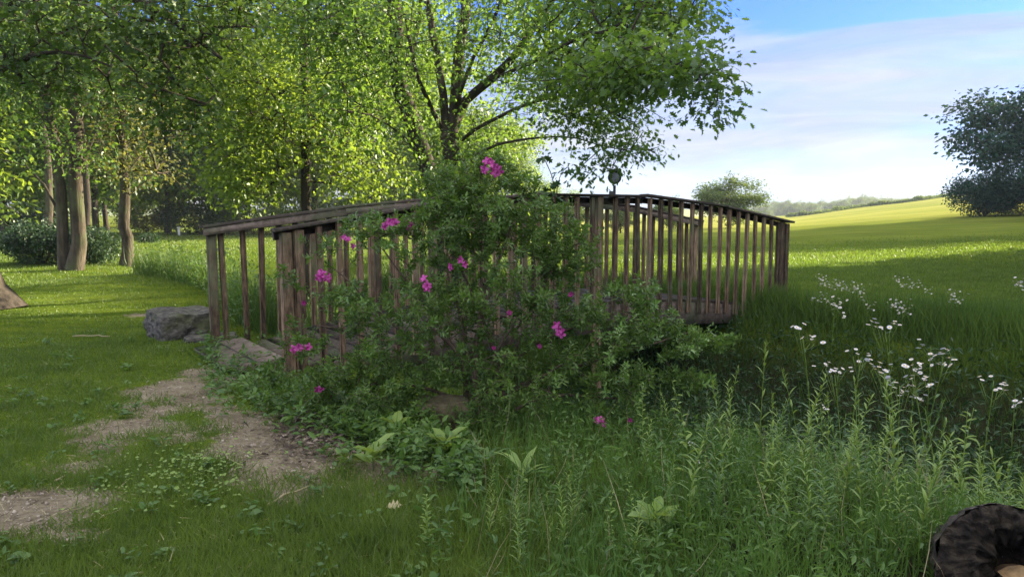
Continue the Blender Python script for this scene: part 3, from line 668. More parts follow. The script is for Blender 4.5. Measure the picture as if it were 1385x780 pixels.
bush('field_bush', 'dark bush at the foot of the big right edge tree', gpt(1325, 57), 3.0, 1.8, 3.3, M['blue'], 70, 420, 34, .28, .16)
bush('field_bush', 'sunlit olive bush under the right edge tree crown', gpt(1372, 56), 3.6, 1.8, 4.6, M['blue'], 71, 420, 34, .28, .16)
bush('field_bush', 'bushy growth right of the shrub flower, behind the rail', gpt(690, 24), 1.3, 1.0, 1.9, M['maple'], 72, 240, 26, .2, .09)
mb = MB(); b = gpt(246, 42); mb.box((0, 0, .20), (.05, 0, 0), (0, .05, 0), (0, 0, .22)); mb.box((0, 0, .44), (.08, 0, 0), (0, .08, 0), (0, 0, .03))
tag(mb.build('marker_post', M['whitepaint'], loc=b), 'short white post far off at the shaded lawn edge', 'post')
for px, Y, r_, h_, lab in ((72, 30, .17, 9, 'pale trunked tree left of the twin trunks'), (122, 33, .17, 9, 'dark thin tree right behind the twin trunks'), (134, 36, .16, 9, 'dark thin tree in the gap before the twiggy tree')):
    b = gpt(px, Y); st = [([b, b + [.1, 0, h_ * .4], b + [-.1, 0, h_]], r_, r_ * .4, None)]
    tree('woodland_tree', lab, 'tree', b, st, [(b + [0, 0, h_ * .85], np.array([2.5, 2.5, 2.2]), 1.)], 160, 24, .35, .14, M['maple'], M['bark'] if px == 72 else M['barkdark'], 80 + px, seg=.9, flare=.3, group=GB)

# ------------------------------------------------------------------ the footbridge
def arch(s): t = (s / BL) * 2 - 1; return .36 * (1 - t * t)
def bp(s, w, z):   # bridge coordinates -> relative world
    p = U * s + NV * w; return np.array([p[0], p[1], z])
W0 = 1.65
br = empty('footbridge', (B0[0], B0[1], 0), 'arched weathered wooden footbridge with slatted railings over the ditch', 'footbridge')
U3, N3, Z3 = np.array([U[0], U[1], 0]), np.array([NV[0], NV[1], 0]), np.array([0, 0, 1.])
RAILH = 1.235
def rail_z(s): return RAILH + arch(s)
def deck_z(s): return -.05 + arch(s)
SEG = 5
for side, w, s0, s1 in (('near', 0.0, -.10, BL + .12), ('far', W0, -.30, BL + .12)):
    ks = np.linspace(s0, s1, SEG + 1)
    cap = MB(); low = MB()
    for k_ in range(SEG):
        a_, b_ = ks[k_], ks[k_ + 1]
        pa, pb = bp(a_, w, rail_z(np.clip(a_, 0, BL))), bp(b_, w, rail_z(np.clip(b_, 0, BL))); d = pb - pa; l_ = np.linalg.norm(d); d /= l_; zz = np.cross(d, -N3); zz = zz if zz[2] > 0 else -zz
        c = (pa + pb) / 2 + zz * (R.uniform(-.004, .004) + .006 * (k_ % 2))
        cap.box(c, d * (l_ / 2 + .02 * (k_ % 2)), N3 * .072, zz * .015, .0015)
        inn = .047 if side == 'near' else -.047
        low.box(c - zz * .056 + N3 * inn, d * (l_ / 2 - .004), N3 * .019, zz * .036, .0012)
    o = cap.build('handrail', M['woodh'], br); o = low.build('top_rail', M['woodh'], br)
    # posts
    for s_ in ([0.0, .0 + .11, BL * .5, BL - .02, BL - .14] if side == 'near' else [-.2, BL * .5, BL - .02, BL * .22]):
        mbp = MB(); z1 = rail_z(np.clip(s_, 0, BL)) - .022; p = bp(s_, w, 0); g = float(H(B0[0] + p[0], B0[1] + p[1]))
        z0 = min(g - .15, deck_z(np.clip(s_, 0, BL)) - .2)
        outw = -.012 if side == 'near' else .012
        mbp.box(bp(s_, w + outw, (z0 + z1) / 2), U3 * .044, N3 * .044, Z3 * ((z1 - z0) / 2), .0015); mbp.build('post', M['wood'], br)
    # balusters
    nb = 38; outw = -.02 if side == 'near' else .02
    for k_ in range(nb):
        s_ = s0 + .12 + (BL - .12 - s0 - .08) * (k_ + .5) / nb + R.normal(0, .006)
        if side == 'near' and (abs(s_) < .09 or abs(s_ - .11) < .07 or abs(s_ - BL * .5) < .09): continue
        if side == 'far' and min(abs(s_ + .2), abs(s_ - BL * .5), abs(s_ - BL * .22)) < .08: continue
        sc_ = np.clip(s_, 0, BL); z1 = rail_z(sc_) - .024; z0 = deck_z(sc_) - .155 + R.normal(0, .008)
        lean = U3 * R.normal(0, .009); mbp = MB()
        mbp.box(bp(s_, w + outw * 1.6, (z0 + z1) / 2), U3 * .028, N3 * .018, Z3 * ((z1 - z0) / 2) + lean, .001); mbp.build('baluster', M['wood'], br)
    # side joist: tapered arched board
    mbj = MB(); n_ = 24; V = []
    for k_ in range(n_ + 1):
        s_ = .02 + (BL - .04) * k_ / n_; zt = deck_z(s_) - .02; zb = zt - .20 - .12 * math.sin(math.pi * s_ / BL)
        win = .012 if side == 'near' else -.012
        for (ww, z) in ((win, zt), (win, zb), (win + (.04 if side == 'near' else -.04), zb), (win + (.04 if side == 'near' else -.04), zt)): V.append(bp(s_, w + ww, z))
    F = []
    for k_ in range(n_):
        for e in range(4): a_ = k_ * 4 + e; b_ = k_ * 4 + (e + 1) % 4; F.append((a_, b_, b_ + 4, a_ + 4))
    F += [(0, 1, 2, 3), (n_ * 4 + 3, n_ * 4 + 2, n_ * 4 + 1, n_ * 4)]
    mbj.add(V, F); mbj.build('side_beam', M['woodh'], br)
dk = MB(); nb = 50
for k_ in range(nb):
    s_ = BL * (k_ + .5) / nb; sl = (deck_z(min(BL, s_ + .05)) - deck_z(max(0, s_ - .05))) / .1; d = U3 + Z3 * sl; d /= np.linalg.norm(d); zz = np.cross(d, N3); zz = zz if zz[2] > 0 else -zz
    dk.box(bp(s_, W0 / 2, deck_z(s_)) + R.normal(0, .003, 3), d * (BL / nb / 2 - .004), N3 * (W0 / 2 - .062), zz * .018, .0015)
dk.build('deck', M['woodh'], br)
rp = MB()
for k_, (s_, z_) in enumerate(((-.36, .02), (-.12, .055))):
    d = U3 * .99 + Z3 * .14; d /= np.linalg.norm(d); zz = np.cross(d, N3); zz = zz if zz[2] > 0 else -zz
    rp.box(bp(s_, W0 / 2 - .05 - .03 * k_, z_), d * .115, N3 * (.62 + .03 * k_), zz * .03, .003)
rp.box(bp(-.24, W0 / 2, -.045), U3 * .2, N3 * .5, Z3 * .03, .002)
rp.build('entry_step', M['woodh'], br)

# lamp on a thin post behind the rail
lp = empty('lamp', gpt(829, 11.6) + [0, 0, -.05], 'small dark lamp with a round grey face on a thin post behind the rail', 'lamp')
top = at(829, 240, 11.6)[2] - lp.location[2]
mb = MB(); mb.tube([(0, 0, 0), (0, 0, top * .5), (0, 0, top - .12)], .022, 8); mb.build('post', M['metal'], lp)
mb = MB(); mb.box((-.045, 0, top - .27), (.035, 0, 0), (0, .03, 0), (0, 0, .06)); mb.build('bracket', M['metal'], lp)
mb = MB(); a_ = np.arange(24) * 2 * math.pi / 24
ring = lambda r, y: np.stack([r * np.cos(a_), np.full(24, y), top + r * np.sin(a_)], 1)
V = np.concatenate([ring(.05, .07), ring(.095, .05), ring(.105, 0), ring(.10, -.05), ring(.078, -.055), ring(.074, -.035)]); F = [tuple(range(24))]
for r_ in range(5):
    for k_ in range(24): F.append((r_ * 24 + k_, r_ * 24 + (k_ + 1) % 24, r_ * 24 + 24 + (k_ + 1) % 24, r_ * 24 + 24 + k_))
mb.add(V, F); mb.build('housing', M['metal'], lp, smooth=False)
mb = MB(); mb.add(np.concatenate([ring(.0735, -.038), ring(.03, -.046)]), [tuple(24 + k for k in range(24))] + [(k_, (k_ + 1) % 24, 24 + (k_ + 1) % 24, 24 + k_) for k_ in range(24)]); mb.build('face', M['face'], lp)
mb = MB(); mb.box((0, 0, top + .105), (.095, 0, 0), (0, .06, 0), (0, 0, .022), bev=.008); mb.build('cap', M['metal'], lp)

# ------------------------------------------------------------------ stones and the log
def rock(name, label, c, sx, sy, sz, mat, seed, blocky=.5, rz=0, flat=.0):
    rng = np.random.default_rng(seed); nu, nv = 110, 70; V = []; ph = rng.uniform(0, 6.28, 12)
    for iv in range(nv + 1):
        for iu in range(nu):
            a_ = iu / nu * 2 * math.pi; b_ = -math.pi / 2 + iv / nv * math.pi
            d = np.array([math.cos(b_) * math.cos(a_), math.cos(b_) * math.sin(a_), math.sin(b_)])
            m_ = max(abs(d)); r_ = (1 - blocky) + blocky / m_ * .86
            r_ += .05 * math.sin(3 * d[0] + ph[0]) * math.sin(4 * d[1] + ph[1]) + .03 * math.sin(9 * d[0] + ph[2]) * math.sin(8 * d[2] + ph[3]) + .015 * math.sin(17 * d[1] + ph[4]) * math.sin(15 * d[0] + ph[5])
            vn = Vector((d[0] * 1.5 + seed, d[1] * 1.5, d[2] * 1.5)); r_ += .065 * (mnoise.fractal(vn * 2.2, .9, 2.1, 5) ) + .03 * abs(mnoise.noise(vn * 9))
            p = d * r_; p[2] = min(p[2], 1 - flat + .04 * math.sin(5 * p[0] + ph[6]) + .1 * p[1]); V.append(p * [sx, sy, sz])
    F = [(iv * nu + iu, iv * nu + (iu + 1) % nu, (iv + 1) * nu + (iu + 1) % nu, (iv + 1) * nu + iu) for iv in range(nv) for iu in range(nu)]
    V = np.array(V); ca, sa = math.cos(rz), math.sin(rz); V = np.stack([V[:, 0] * ca - V[:, 1] * sa, V[:, 0] * sa + V[:, 1] * ca, V[:, 2]], 1)
    return tag(mesh_obj(name, V, F, mat, loc=c, smooth=False), label, 'rock')
rock('boulder', 'grey flat-topped boulder beside the left bridge post', gpt(243, 8.25) + [0, 0, .09], .35, .30, .25, M['stone'], 3, .85, .75, .25)
rock('boulder', 'mossy brown stone half buried under the shrub', gpt(598, 4.75) + [0, 0, .06], .19, .15, .14, M['stonebrown'], 4, .6, .2, .15)
rock('boulder', 'low flat stone behind the boulder at the bridge foot', gpt(283, 8.0) + [0, 0, .0], .30, .2, .06, M['stone'], 6, .8, .4, .2)

lg = empty('log', at(1374, 782, 2.45), 'short cut log with a dark rotten hollow end in the bottom right corner', 'log')
nl = 72; a_ = np.arange(nl) * 2 * math.pi / nl
def lring(r, y, ph=0, amp=.06):
    rr_ = r * (1 + amp * np.sin(3 * a_ + 1 + ph) * .6 + amp * .5 * np.sin(7 * a_ + 2) + amp * .25 * np.sin(17 * a_ + ph))
    return np.stack([rr_ * np.cos(a_), np.full(nl, y) + .012 * np.sin(5 * a_), rr_ * np.sin(a_)], 1)
def rotz(V, g): c_, s_ = math.cos(g), math.sin(g); return np.stack([V[:, 0] * c_ - V[:, 1] * s_, V[:, 0] * s_ + V[:, 1] * c_, V[:, 2]], 1)
def rings_obj(rs, name, mat, ang, capend=False):
    V = rotz(np.concatenate(rs), ang); F = []
    for q_ in range(len(rs) - 1):
        for k_ in range(nl): F.append((q_ * nl + k_, q_ * nl + (k_ + 1) % nl, (q_ + 1) * nl + (k_ + 1) % nl, (q_ + 1) * nl + k_))
    if capend: F.append(tuple((len(rs) - 1) * nl + k_ for k_ in range(nl)))
    mb = MB(); mb.add(V, F); return mb.build(name, mat, lg, smooth=False)
LA = -.42
def rough_ring(r, y, amp, f, ya, ox=0, oz=0):
    v = lring(r, y, .4, .025); v[:, 1] = y; v[:, 0] += ox; v[:, 2] += oz
    for q_ in range(len(v)):
        p_ = Vector((v[q_, 0] * f, v[q_, 1] * f * .45, v[q_, 2] * f)); k_ = 1 + amp * mnoise.fractal(p_, .8, 2.2, 5); v[q_, 0] *= k_; v[q_, 2] *= k_; v[q_, 1] += ya * mnoise.fractal(p_ * 2.1, .8, 2.2, 4)
    return v
lg.rotation_euler = (-.42, 0, 0)
nl = 200; a_ = np.arange(nl) * 2 * math.pi / nl
rings_obj([rough_ring(.246, y, .05, 22, .003) for y in np.linspace(0, .32, 46)] + [rough_ring(.2, .325, .1, 12, .01)], 'bark', M['logbark'], LA, True)
ends = [(.244, -.002), (.228, -.010), (.21, -.010), (.195, -.014), (.18, -.010), (.165, -.016), (.15, -.012), (.135, -.014), (.12, -.010), (.110, .0), (.10, .02), (.09, .04), (.07, .06), (.06, .12), (.045, .2), (.02, .22)]
rings_obj([rough_ring(r, y, .05 + .30 * (r < .11), 15, .035, .02 * (.244 - r), .36 * (.244 - r)) for r, y in ends], 'cut_end', M['logend'], LA, True)
mb = MB(); v = rotz(np.array([(.0, .0, -.03)]), LA)[0]
cs = []
for k_ in range(9):
    an = k_ / 9 * 6.28; cs.append((.058 * math.cos(an) * (1 + .2 * math.sin(3 * an)) + .01, -.015 - .02 * R.random(), .034 * math.sin(an) + .012))
cs = rotz(np.array(cs), LA); cb = cs + rotz(np.array([(0, .15, 0)]), LA); ctr = rotz(np.array([(.01, -.045, .012)]), LA)
mb.add(np.concatenate([cs, cb, ctr]), [(k_, (k_ + 1) % 9, 9 + (k_ + 1) % 9, 9 + k_) for k_ in range(9)] + [(k_, (k_ + 1) % 9, 18) for k_ in range(9)]); mb.build('heartwood', M['logcore'], lg)

# ------------------------------------------------------------------ the flowering shrub in front of the bridge
def shrub():
    rng = np.random.default_rng(101)
    base = gpt(655, 4.95) + [0, 0, -.02]
    o = empty('flowering_shrub', base, 'big leafy azalea shrub dotted with pink flowers in front of the bridge', 'shrub')
    q = lambda px, py, Y=5.0: at(px, py, Y)
    st = []
    heads = [(650, 235, 5.1), (590, 290, 5.0), (700, 280, 5.2), (770, 330, 5.2), (840, 420, 5.1), (930, 450, 5.0), (520, 340, 5.0), (460, 370, 5.1), (430, 440, 5.0), (480, 520, 4.8), (560, 420, 4.6), (700, 430, 4.6), (780, 480, 4.6), (850, 540, 4.8), (620, 340, 5.5), (740, 380, 5.5)]
    for k_, (px, py, Y) in enumerate(heads):
        e = q(px, py, Y); b_ = base + [rng.normal(0, .10), rng.normal(0, .08), 0]; mid = b_ + (e - b_) * .5 + [0, 0, .10] + rng.normal(0, .05, 3)
        st.append(([b_, b_ + (mid - b_) * .5 + [0, 0, .06], mid, e], .016 + .004 * rng.random(), .005, None))
    E = [pe(652, 225, 5.15, 42, 28, .25, .35), pe(640, 275, 5.1, 90, 32, .4, 1.0), pe(600, 320, 5.0, 95, 40, .5, 1.0), pe(710, 310, 5.2, 85, 50, .45, 1.1), pe(650, 390, 5.0, 130, 60, .65, 1.7), pe(770, 340, 5.2, 60, 45, .4, .6),
         pe(780, 430, 5.0, 95, 55, .55, 1.2), pe(870, 450, 5.0, 70, 38, .4, .95), pe(935, 462, 5.0, 48, 18, .25, .42), pe(985, 460, 4.95, 20, 6, .1, .06), pe(610, 248, 5.2, 50, 26, .25, .40), pe(695, 250, 5.3, 38, 22, .2, .25), pe(680, 215, 5.2, 14, 10, .1, .04), pe(930, 510, 4.95, 40, 14, .2, .28), pe(860, 395, 5.05, 40, 22, .25, .25), pe(820, 510, 4.8, 80, 50, .45, .8), pe(560, 440, 4.9, 110, 60, .55, 1.3),
         pe(470, 480, 4.9, 60, 45, .35, .45), pe(430, 520, 4.8, 42, 36, .3, .35), pe(520, 530, 4.7, 90, 50, .4, .9), pe(450, 330, 5.1, 55, 30, .3, .12), pe(520, 300, 5.1, 60, 22, .3, .35), pe(690, 500, 4.7, 130, 60, .5, 1.1), pe(405, 460, 4.95, 26, 40, .2, .12), pe(370, 510, 4.9, 28, 26, .2, .14), pe(640, 560, 4.6, 60, 26, .25, .22), pe(480, 405, 5.0, 60, 30, .3, .25), pe(400, 380, 5.1, 30, 40, .2, .08)]
    A = ell_pts(E, 3500, rng, .42)
    A = A[(np.sin(A[:, 0] * 9 + 2 * np.sin(A[:, 2] * 7)) * np.cos(A[:, 2] * 8 + A[:, 1] * 5) > -.52)]
    P, par, rad, tips = grow(st, A, rng, .16, wob=.12, up=.25, tip=.0016, expo=2.4)
    wood_mesh(P - base, par, rad, sidefn=lambda r: 6 if r > .008 else 3).build('branches', M['twig'], o, smooth=True)
    T = P[tips] - base; pr = P[par[tips]] - base; ax = unit(T - pr)
    k = 11; n = len(T) * k; ph = (np.tile(np.arange(k), len(T)) * 2.4) + np.repeat(rng.uniform(0, 6.28, len(T)), k)
    axr = np.repeat(unit(ax + rng.normal(0, .25, ax.shape) + np.array([0, 0, .45])), k, 0)
    ref = unit(np.cross(axr, np.array([.3, .2, 1.0]))); rf2 = np.cross(axr, ref)
    radial = np.cos(ph)[:, None] * ref + np.sin(ph)[:, None] * rf2
    back = np.tile(np.arange(k) / k, len(T))
    Pl = np.repeat(T, k, 0) - axr * (back * .07)[:, None]
    D = radial * .9 + axr * (.75 - back * .7)[:, None] + rng.normal(0, .15, (n, 3)); Nn = axr + rng.normal(0, .3, (n, 3))
    Ln = rng.uniform(.022, .052, n)
    new = np.repeat(rng.random(len(T)) < .05 + .25 * (T[:, 2] > T[:, 2].mean()) * (np.sin(T[:, 0] * 6) > .2) + .5 * ((T[:, 0] > .75) & (rng.random(len(T)) < .6)), k)  # new growth, plus light painted in as paler tips on top and right
    c1 = cards(Pl[~new], D[~new], Nn[~new], Ln[~new], Ln[~new] * .36, LEAF6); c1n = cards(Pl[new], D[new], Nn[new], Ln[new] * 1.1, Ln[new] * .40, LEAF6)
    # leaves scattered down the twigs
    nn = 6000; pick = rng.choice(np.arange(int(len(P) * .1), len(P)), nn); D2 = unit(rng.normal(size=(nn, 3))) + [0, 0, .3]
    c2 = cards(P[pick] - base + rng.normal(0, .02, (nn, 3)), D2, rng.normal(size=(nn, 3)) * .5 + [0, 0, 1], rng.uniform(.025, .045, nn), rng.uniform(.009, .015, nn), LEAF6)
    build_cards('leaves', [c1, c2], M['azalea'], o); build_cards('lit_new_leaves', [c1n], M['litnewleaf'], o)
    # flowers: trusses of trumpet blossoms
    fl = [(662, 226, 4.82, 1.25, 5), (527, 303, 4.72, 1.0, 3), (553, 303, 5.0, .8, 2), (472, 327, 4.8, .8, 2), (433, 372, 4.75, 1.1, 3), (577, 384, 4.45, 1.0, 3), (619, 357, 4.45, .8, 2), (411, 409, 4.85, .7, 1), (404, 469, 4.7, .95, 2),
          (431, 525, 4.45, 1.1, 1), (756, 445, 4.35, 1.1, 2), (689, 423, 4.45, .7, 1), (808, 577, 4.3, .8, 2), (853, 568, 4.5, .6, 1), (730, 468, 4.5, .6, 1), (772, 398, 4.7, .7, 1), (668, 470, 4.4, .5, 1)]
    for px, py, Y, s, cnt in fl:
        cnt += (cnt > 1)
        c = at(px, py, Y) - base
        for c_ in range(cnt):
            mb = MB()
            off = rng.normal(0, .024, 3) * [1, 1, .75] if cnt > 1 else np.zeros(3); fd = unit(np.array([off[0] * 15 + rng.normal(0, .25), -1.0, off[2] * 15 + rng.normal(0, .25) + .1])); r1 = unit(np.cross(fd, [0, 0, 1.])); r2 = np.cross(fd, r1)
            r0_ = rng.uniform(0, 1)
            for p_ in range(5):
                an = p_ * 1.2566 + r0_; dd = math.cos(an) * r1 + math.sin(an) * r2; ss = -math.sin(an) * r1 + math.cos(an) * r2; z_ = s * .024 * rng.uniform(.8, 1.15)
                V = [c + off, c + off + (dd * .45 + fd * .25 - ss * .34) * z_, c + off + (dd * 1.0 + fd * .32 - ss * .36) * z_, c + off + (dd * 1.22 + fd * .15) * z_, c + off + (dd * 1.0 + fd * .32 + ss * .36) * z_, c + off + (dd * .45 + fd * .25 + ss * .34) * z_, c + off + (dd * .7 + fd * .2) * z_]
                mb.add(V, [(0, 1, 6), (1, 2, 6), (2, 3, 6), (3, 4, 6), (4, 5, 6), (5, 0, 6)])
            for p_ in range(4):
                e = c + off + fd * .03 * s + rng.normal(0, .004, 3); mb.add([c + off, c + off + r1 * .001, e], [(0, 1, 2)])
            mb.build('flower', M['petal'] if s > .75 else M['petaldark'], o)
    # two bare shoots with sparse rosettes on top (against the sky)
    return o
shrub()
# a sapling shoot rising from behind the shrub against the sky
b = gpt(742, 5.6); q = lambda px, py, Y=5.6: at(px, py, Y)
tree('oak_sapling', 'thin oak sapling poking above the rail right of the shrub top', 'sapling', b, [([b, q(748, 400), q(752, 300), q(748, 245), q(736, 214)], .010, .003, None), ([q(751, 270), q(757, 240), q(762, 232)], .004, .002, 0)],
     [pe(734, 214, 5.6, 8, 5, .05, 1.), pe(758, 236, 5.6, 14, 6, .06, 1.), pe(745, 262, 5.6, 12, 6, .06, .8)], 9, 6, .022, .075, M['dark'], M['twig'], 9, OAK, .7, seg=.1, tip=.0015, flare=0)
# small leafy saplings right of ramp
# ------------------------------------------------------------------ grasses (uncountable: stuff)
def infront(n, r0, r1, amin, amax, rng, power=0.0):
    r = np.exp(rng.uniform(math.log(r0), math.log(r1), n)) if power == 0 else (rng.uniform(r0 ** power, r1 ** power, n)) ** (1 / power)
    a = rng.uniform(amin, amax, n); return a * r, r
def blades(x, y, h, w, rng, lean=.35, tmpl=BLADE, zoff=-.01):
    n = len(x); P = np.stack([x, y, H(x, y) + zoff], 1); D = np.stack([rng.normal(0, lean, n), rng.normal(0, lean, n), np.ones(n)], 1)
    Nn = np.stack([rng.normal(size=n), rng.normal(size=n), np.zeros(n) + .01], 1); return cards(P, D, Nn, h, w, tmpl)
rng = np.random.default_rng(77)
def build_lawn():
    x, y = infront(420000, 2.0, 16, -.85, .25, rng); dn = dirt(x, y); dd, s_, t_ = ditch(x, y)
    thin = .5 + .5 * np.sin(x * 4.3 + 2 * np.sin(y * 3.1)) * np.cos(y * 5.3 + 1.5 * np.sin(x * 3.7)); keep = (rng.random(len(x)) > dn * 1.75 - .25) & (rng.random(len(x)) < .45 + .6 * thin) & (dd < .12) & ~((s_ > .6) & (s_ < 7) & (dd > .02)); x, y = x[keep], y[keep]
    r = np.hypot(x, y); cl = .75 + .6 * (.5 + .5 * np.sin(x * 2.3 + 1.3 * np.sin(y * 1.9)) * np.cos(y * 2.9)); x_, y_ = x, y; h = rng.uniform(.018, .062, len(x)) * cl * (1 + .8 * (rng.random(len(x)) < .04)) * (1 - .45 * sstep(7, 12, r)) * (1 + .5 * (y < 4)); w = rng.uniform(.0028, .0055, len(x)) * np.maximum(1, r / 4.5)
    p1 = blades(x, y, h, w, rng, .55)
    x, y = infront(120000, 14, 60, -.85, .75, rng); dd, _, _ = ditch(x, y); k_ = (dd < .1) & ((x / y < .1) | (rng.random(len(x)) < 1 - sstep(22, 38, y))); x, y = x[k_], y[k_]; r = np.hypot(x, y)
    p2 = blades(x, y, rng.uniform(.03, .06, len(x)) * (1 + r / 60), rng.uniform(.012, .02, len(x)) * r / 14, rng, .6, TRI)
    x, y = infront(130000, 7, 26, .25, .90, rng); dd, s_, t_ = ditch(x, y); k_ = (s_ > 6.5) & (rng.random(len(x)) < 1 - sstep(14, 26, y)); x, y = x[k_], y[k_]; r = np.hypot(x, y)
    p3 = blades(x, y, rng.uniform(.05, .11, len(x)), rng.uniform(.006, .011, len(x)) * r / 8, rng, .5, TRI)
    tag(build_cards('lawn_grass', [p1, p2, p3], M['lawnblade']), 'short green mown grass of the lawn and meadow', 'grass', kind='stuff')
    x, y = infront(2600, 2.4, 9, -.8, .2, rng); n = len(x)
    P = np.stack([x, y, H(x, y) + .012], 1); D = np.stack([rng.normal(size=n), rng.normal(size=n), rng.normal(0, .15, n)], 1)
    tag(build_cards('dry_grass', [cards(P, D, np.tile([0, 0, 1.], (n, 1)) + rng.normal(0, .3, (n, 3)), rng.uniform(.03, .11, n), rng.uniform(.002, .005, n), TRI)], M['straw']), 'pale dry clippings scattered on the lawn and dirt', 'grass', kind='stuff')
build_lawn()
def build_tall():
    parts = []
    # ditch banks right of and under the bridge, and the far bank
    x = rng.uniform(-1.5, 12, 280000); y = rng.uniform(2.0, 13, 280000)
    dd, s_, t_ = ditch(x, y); a = x / y
    k_ = (a > -.3) & (a < 1.05) & (s_ > 1.0) & (s_ < 7.35 + .25 * np.sin(t_ * 2.1)) & (t_ < 3.2); x, y, s_ = x[k_], y[k_], s_[k_]
    farb = sstep(5.9, 6.8, s_); kk = rng.random(len(x)) < .16 + .84 * farb; x, y, s_, farb = x[kk], y[kk], s_[kk], farb[kk]; h = rng.uniform(.12, .34, len(x)) * (1 + .35 * farb); w = rng.uniform(.004, .009, len(x)) * np.maximum(1, np.hypot(x, y) / 6)
    parts.append(blades(x, y, h, w, rng, .33))
    # ditch and weeds behind the bridge
    x = rng.uniform(-9, 3, 120000); y = rng.uniform(7.5, 19, 120000); dd, s_, t_ = ditch(x, y)
    k_ = (t_ > 1.9) & (t_ < 12) & (s_ > .7) & (s_ < 6.8); x, y = x[k_], y[k_]
    parts.append(blades(x, y, rng.uniform(.3, .75, len(x)), rng.uniform(.007, .015, len(x)), rng, .22))
    # dark leafy tangle down in the ditch
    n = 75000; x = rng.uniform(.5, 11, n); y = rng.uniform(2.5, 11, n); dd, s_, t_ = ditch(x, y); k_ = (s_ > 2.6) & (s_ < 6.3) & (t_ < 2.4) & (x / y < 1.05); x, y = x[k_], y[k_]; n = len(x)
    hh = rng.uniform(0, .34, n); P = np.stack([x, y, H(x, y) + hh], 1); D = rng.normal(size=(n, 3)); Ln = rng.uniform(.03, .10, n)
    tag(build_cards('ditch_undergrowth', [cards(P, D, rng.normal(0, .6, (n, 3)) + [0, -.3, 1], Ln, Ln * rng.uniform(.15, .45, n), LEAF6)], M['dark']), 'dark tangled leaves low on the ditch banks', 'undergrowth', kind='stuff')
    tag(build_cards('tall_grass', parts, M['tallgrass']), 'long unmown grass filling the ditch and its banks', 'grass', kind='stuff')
    # knee-high mixed undergrowth on the near bank and round the shrub foot
    n = 2300; px = rng.uniform(480, 1480, n); Y = rng.uniform(2.3, 5.3, n); x = (px - CX) / FPX * Y; dens = sstep(600, 800, px - (4.6 - Y) * 55) * .85
    k_ = (rng.random(n) < .06 + dens) & ~((Y < 2.7) & (px > 1225)); x, Y = x[k_], Y[k_]; n = len(x)
    hh = rng.uniform(.06, .34, n) ** 1.15 * (1 - .3 * (Y < 3.3))
    m_ = 12; xx = np.repeat(x, m_); yy = np.repeat(Y, m_); hz = np.repeat(hh, m_) * np.tile(np.linspace(.15, 1, m_), n)
    P = np.stack([xx, yy, H(xx, yy) + hz], 1) + rng.normal(0, .015, (n * m_, 3)); D = np.stack([rng.normal(size=n * m_), rng.normal(size=n * m_), rng.uniform(-.1, .9, n * m_)], 1)
    Ln = rng.uniform(.022, .062, n * m_); c1 = cards(P, D, rng.normal(0, .5, (n * m_, 3)) + [0, 0, 1], Ln, Ln * rng.uniform(.13, .34, n * m_), LEAF6)
    st_ = blades(x, Y, hh, np.full(n, .004), rng, .08, TRI)
    ng = 17000; pxg = rng.uniform(380, 1480, ng); Yg_ = rng.uniform(2.3, 5.4, ng); xg = (pxg - CX) / FPX * Yg_; dg = .18 + .82 * sstep(520, 800, pxg - (4.6 - Yg_) * 40); kg = ~((Yg_ < 2.62) & (pxg > 1235)) & (rng.random(ng) < dg) & (pxg > 620 - (Yg_ - 3.0) * 120); xg, Yg_ = xg[kg], Yg_[kg]; ng = len(xg)
    tuft = .5 + .5 * np.sin(xg * 8 + 2 * np.sin(Yg_ * 6)) * np.cos(Yg_ * 9 + xg * 2)
    cg = blades(xg, Yg_, rng.uniform(.10, .30, ng) * (.6 + .7 * tuft), rng.uniform(.0025, .006, ng), rng, .30)
    # low herbs behind bridge
    n2 = 2600; x2 = rng.uniform(-8, 2, n2); y2 = rng.uniform(7.8, 17, n2); dd, s_, t_ = ditch(x2, y2); k_ = (t_ > 2.0) & (t_ < 11.5) & (s_ > .5) & (s_ < 6.6); x2, y2 = x2[k_], y2[k_]; n2 = len(x2); m2 = 14
    xx = np.repeat(x2, m2); yy = np.repeat(y2, m2); hz = np.repeat(rng.uniform(.35, .9, n2), m2) * np.tile(np.linspace(.2, 1, m2), n2)
    P = np.stack([xx, yy, H(xx, yy) + hz], 1) + rng.normal(0, .03, (n2 * m2, 3)); D = np.stack([rng.normal(size=n2 * m2), rng.normal(size=n2 * m2), rng.uniform(-.1, .9, n2 * m2)], 1); Ln = rng.uniform(.05, .12, n2 * m2)
    c2 = cards(P, D, rng.normal(0, .35, (n2 * m2, 3)) + [0, 0, 1], Ln, Ln * .3, LEAF4)
    # edging herbs along the shrub's left foot and by the ramp
    n3 = 700; px = rng.uniform(270, 640, n3); cyp = 500 + (px - 270) * .42 + rng.normal(0, 22, n3); Y3 = CAMH * FPX / np.maximum(cyp - HY, 60); x3 = (px - CX) / FPX * Y3; m3 = 8
    xx = np.repeat(x3, m3); yy = np.repeat(Y3, m3); P = np.stack([xx, yy, H(xx, yy) + np.tile(np.linspace(.02, .13, m3), n3)], 1) + rng.normal(0, .02, (n3 * m3, 3)); D = np.stack([rng.normal(size=n3 * m3), rng.normal(size=n3 * m3), rng.uniform(-.1, .8, n3 * m3)], 1); Ln = rng.uniform(.03, .075, n3 * m3)
    c3 = cards(P, D, rng.normal(0, .4, (n3 * m3, 3)) + [0, 0, 1], Ln, Ln * .42, LEAF6)
    tag(build_cards('undergrowth', [c1, st_, c2, c3, cg], M['weed']), 'mixed leafy undergrowth round the shrub and over the ditch bank', 'undergrowth', kind='stuff')
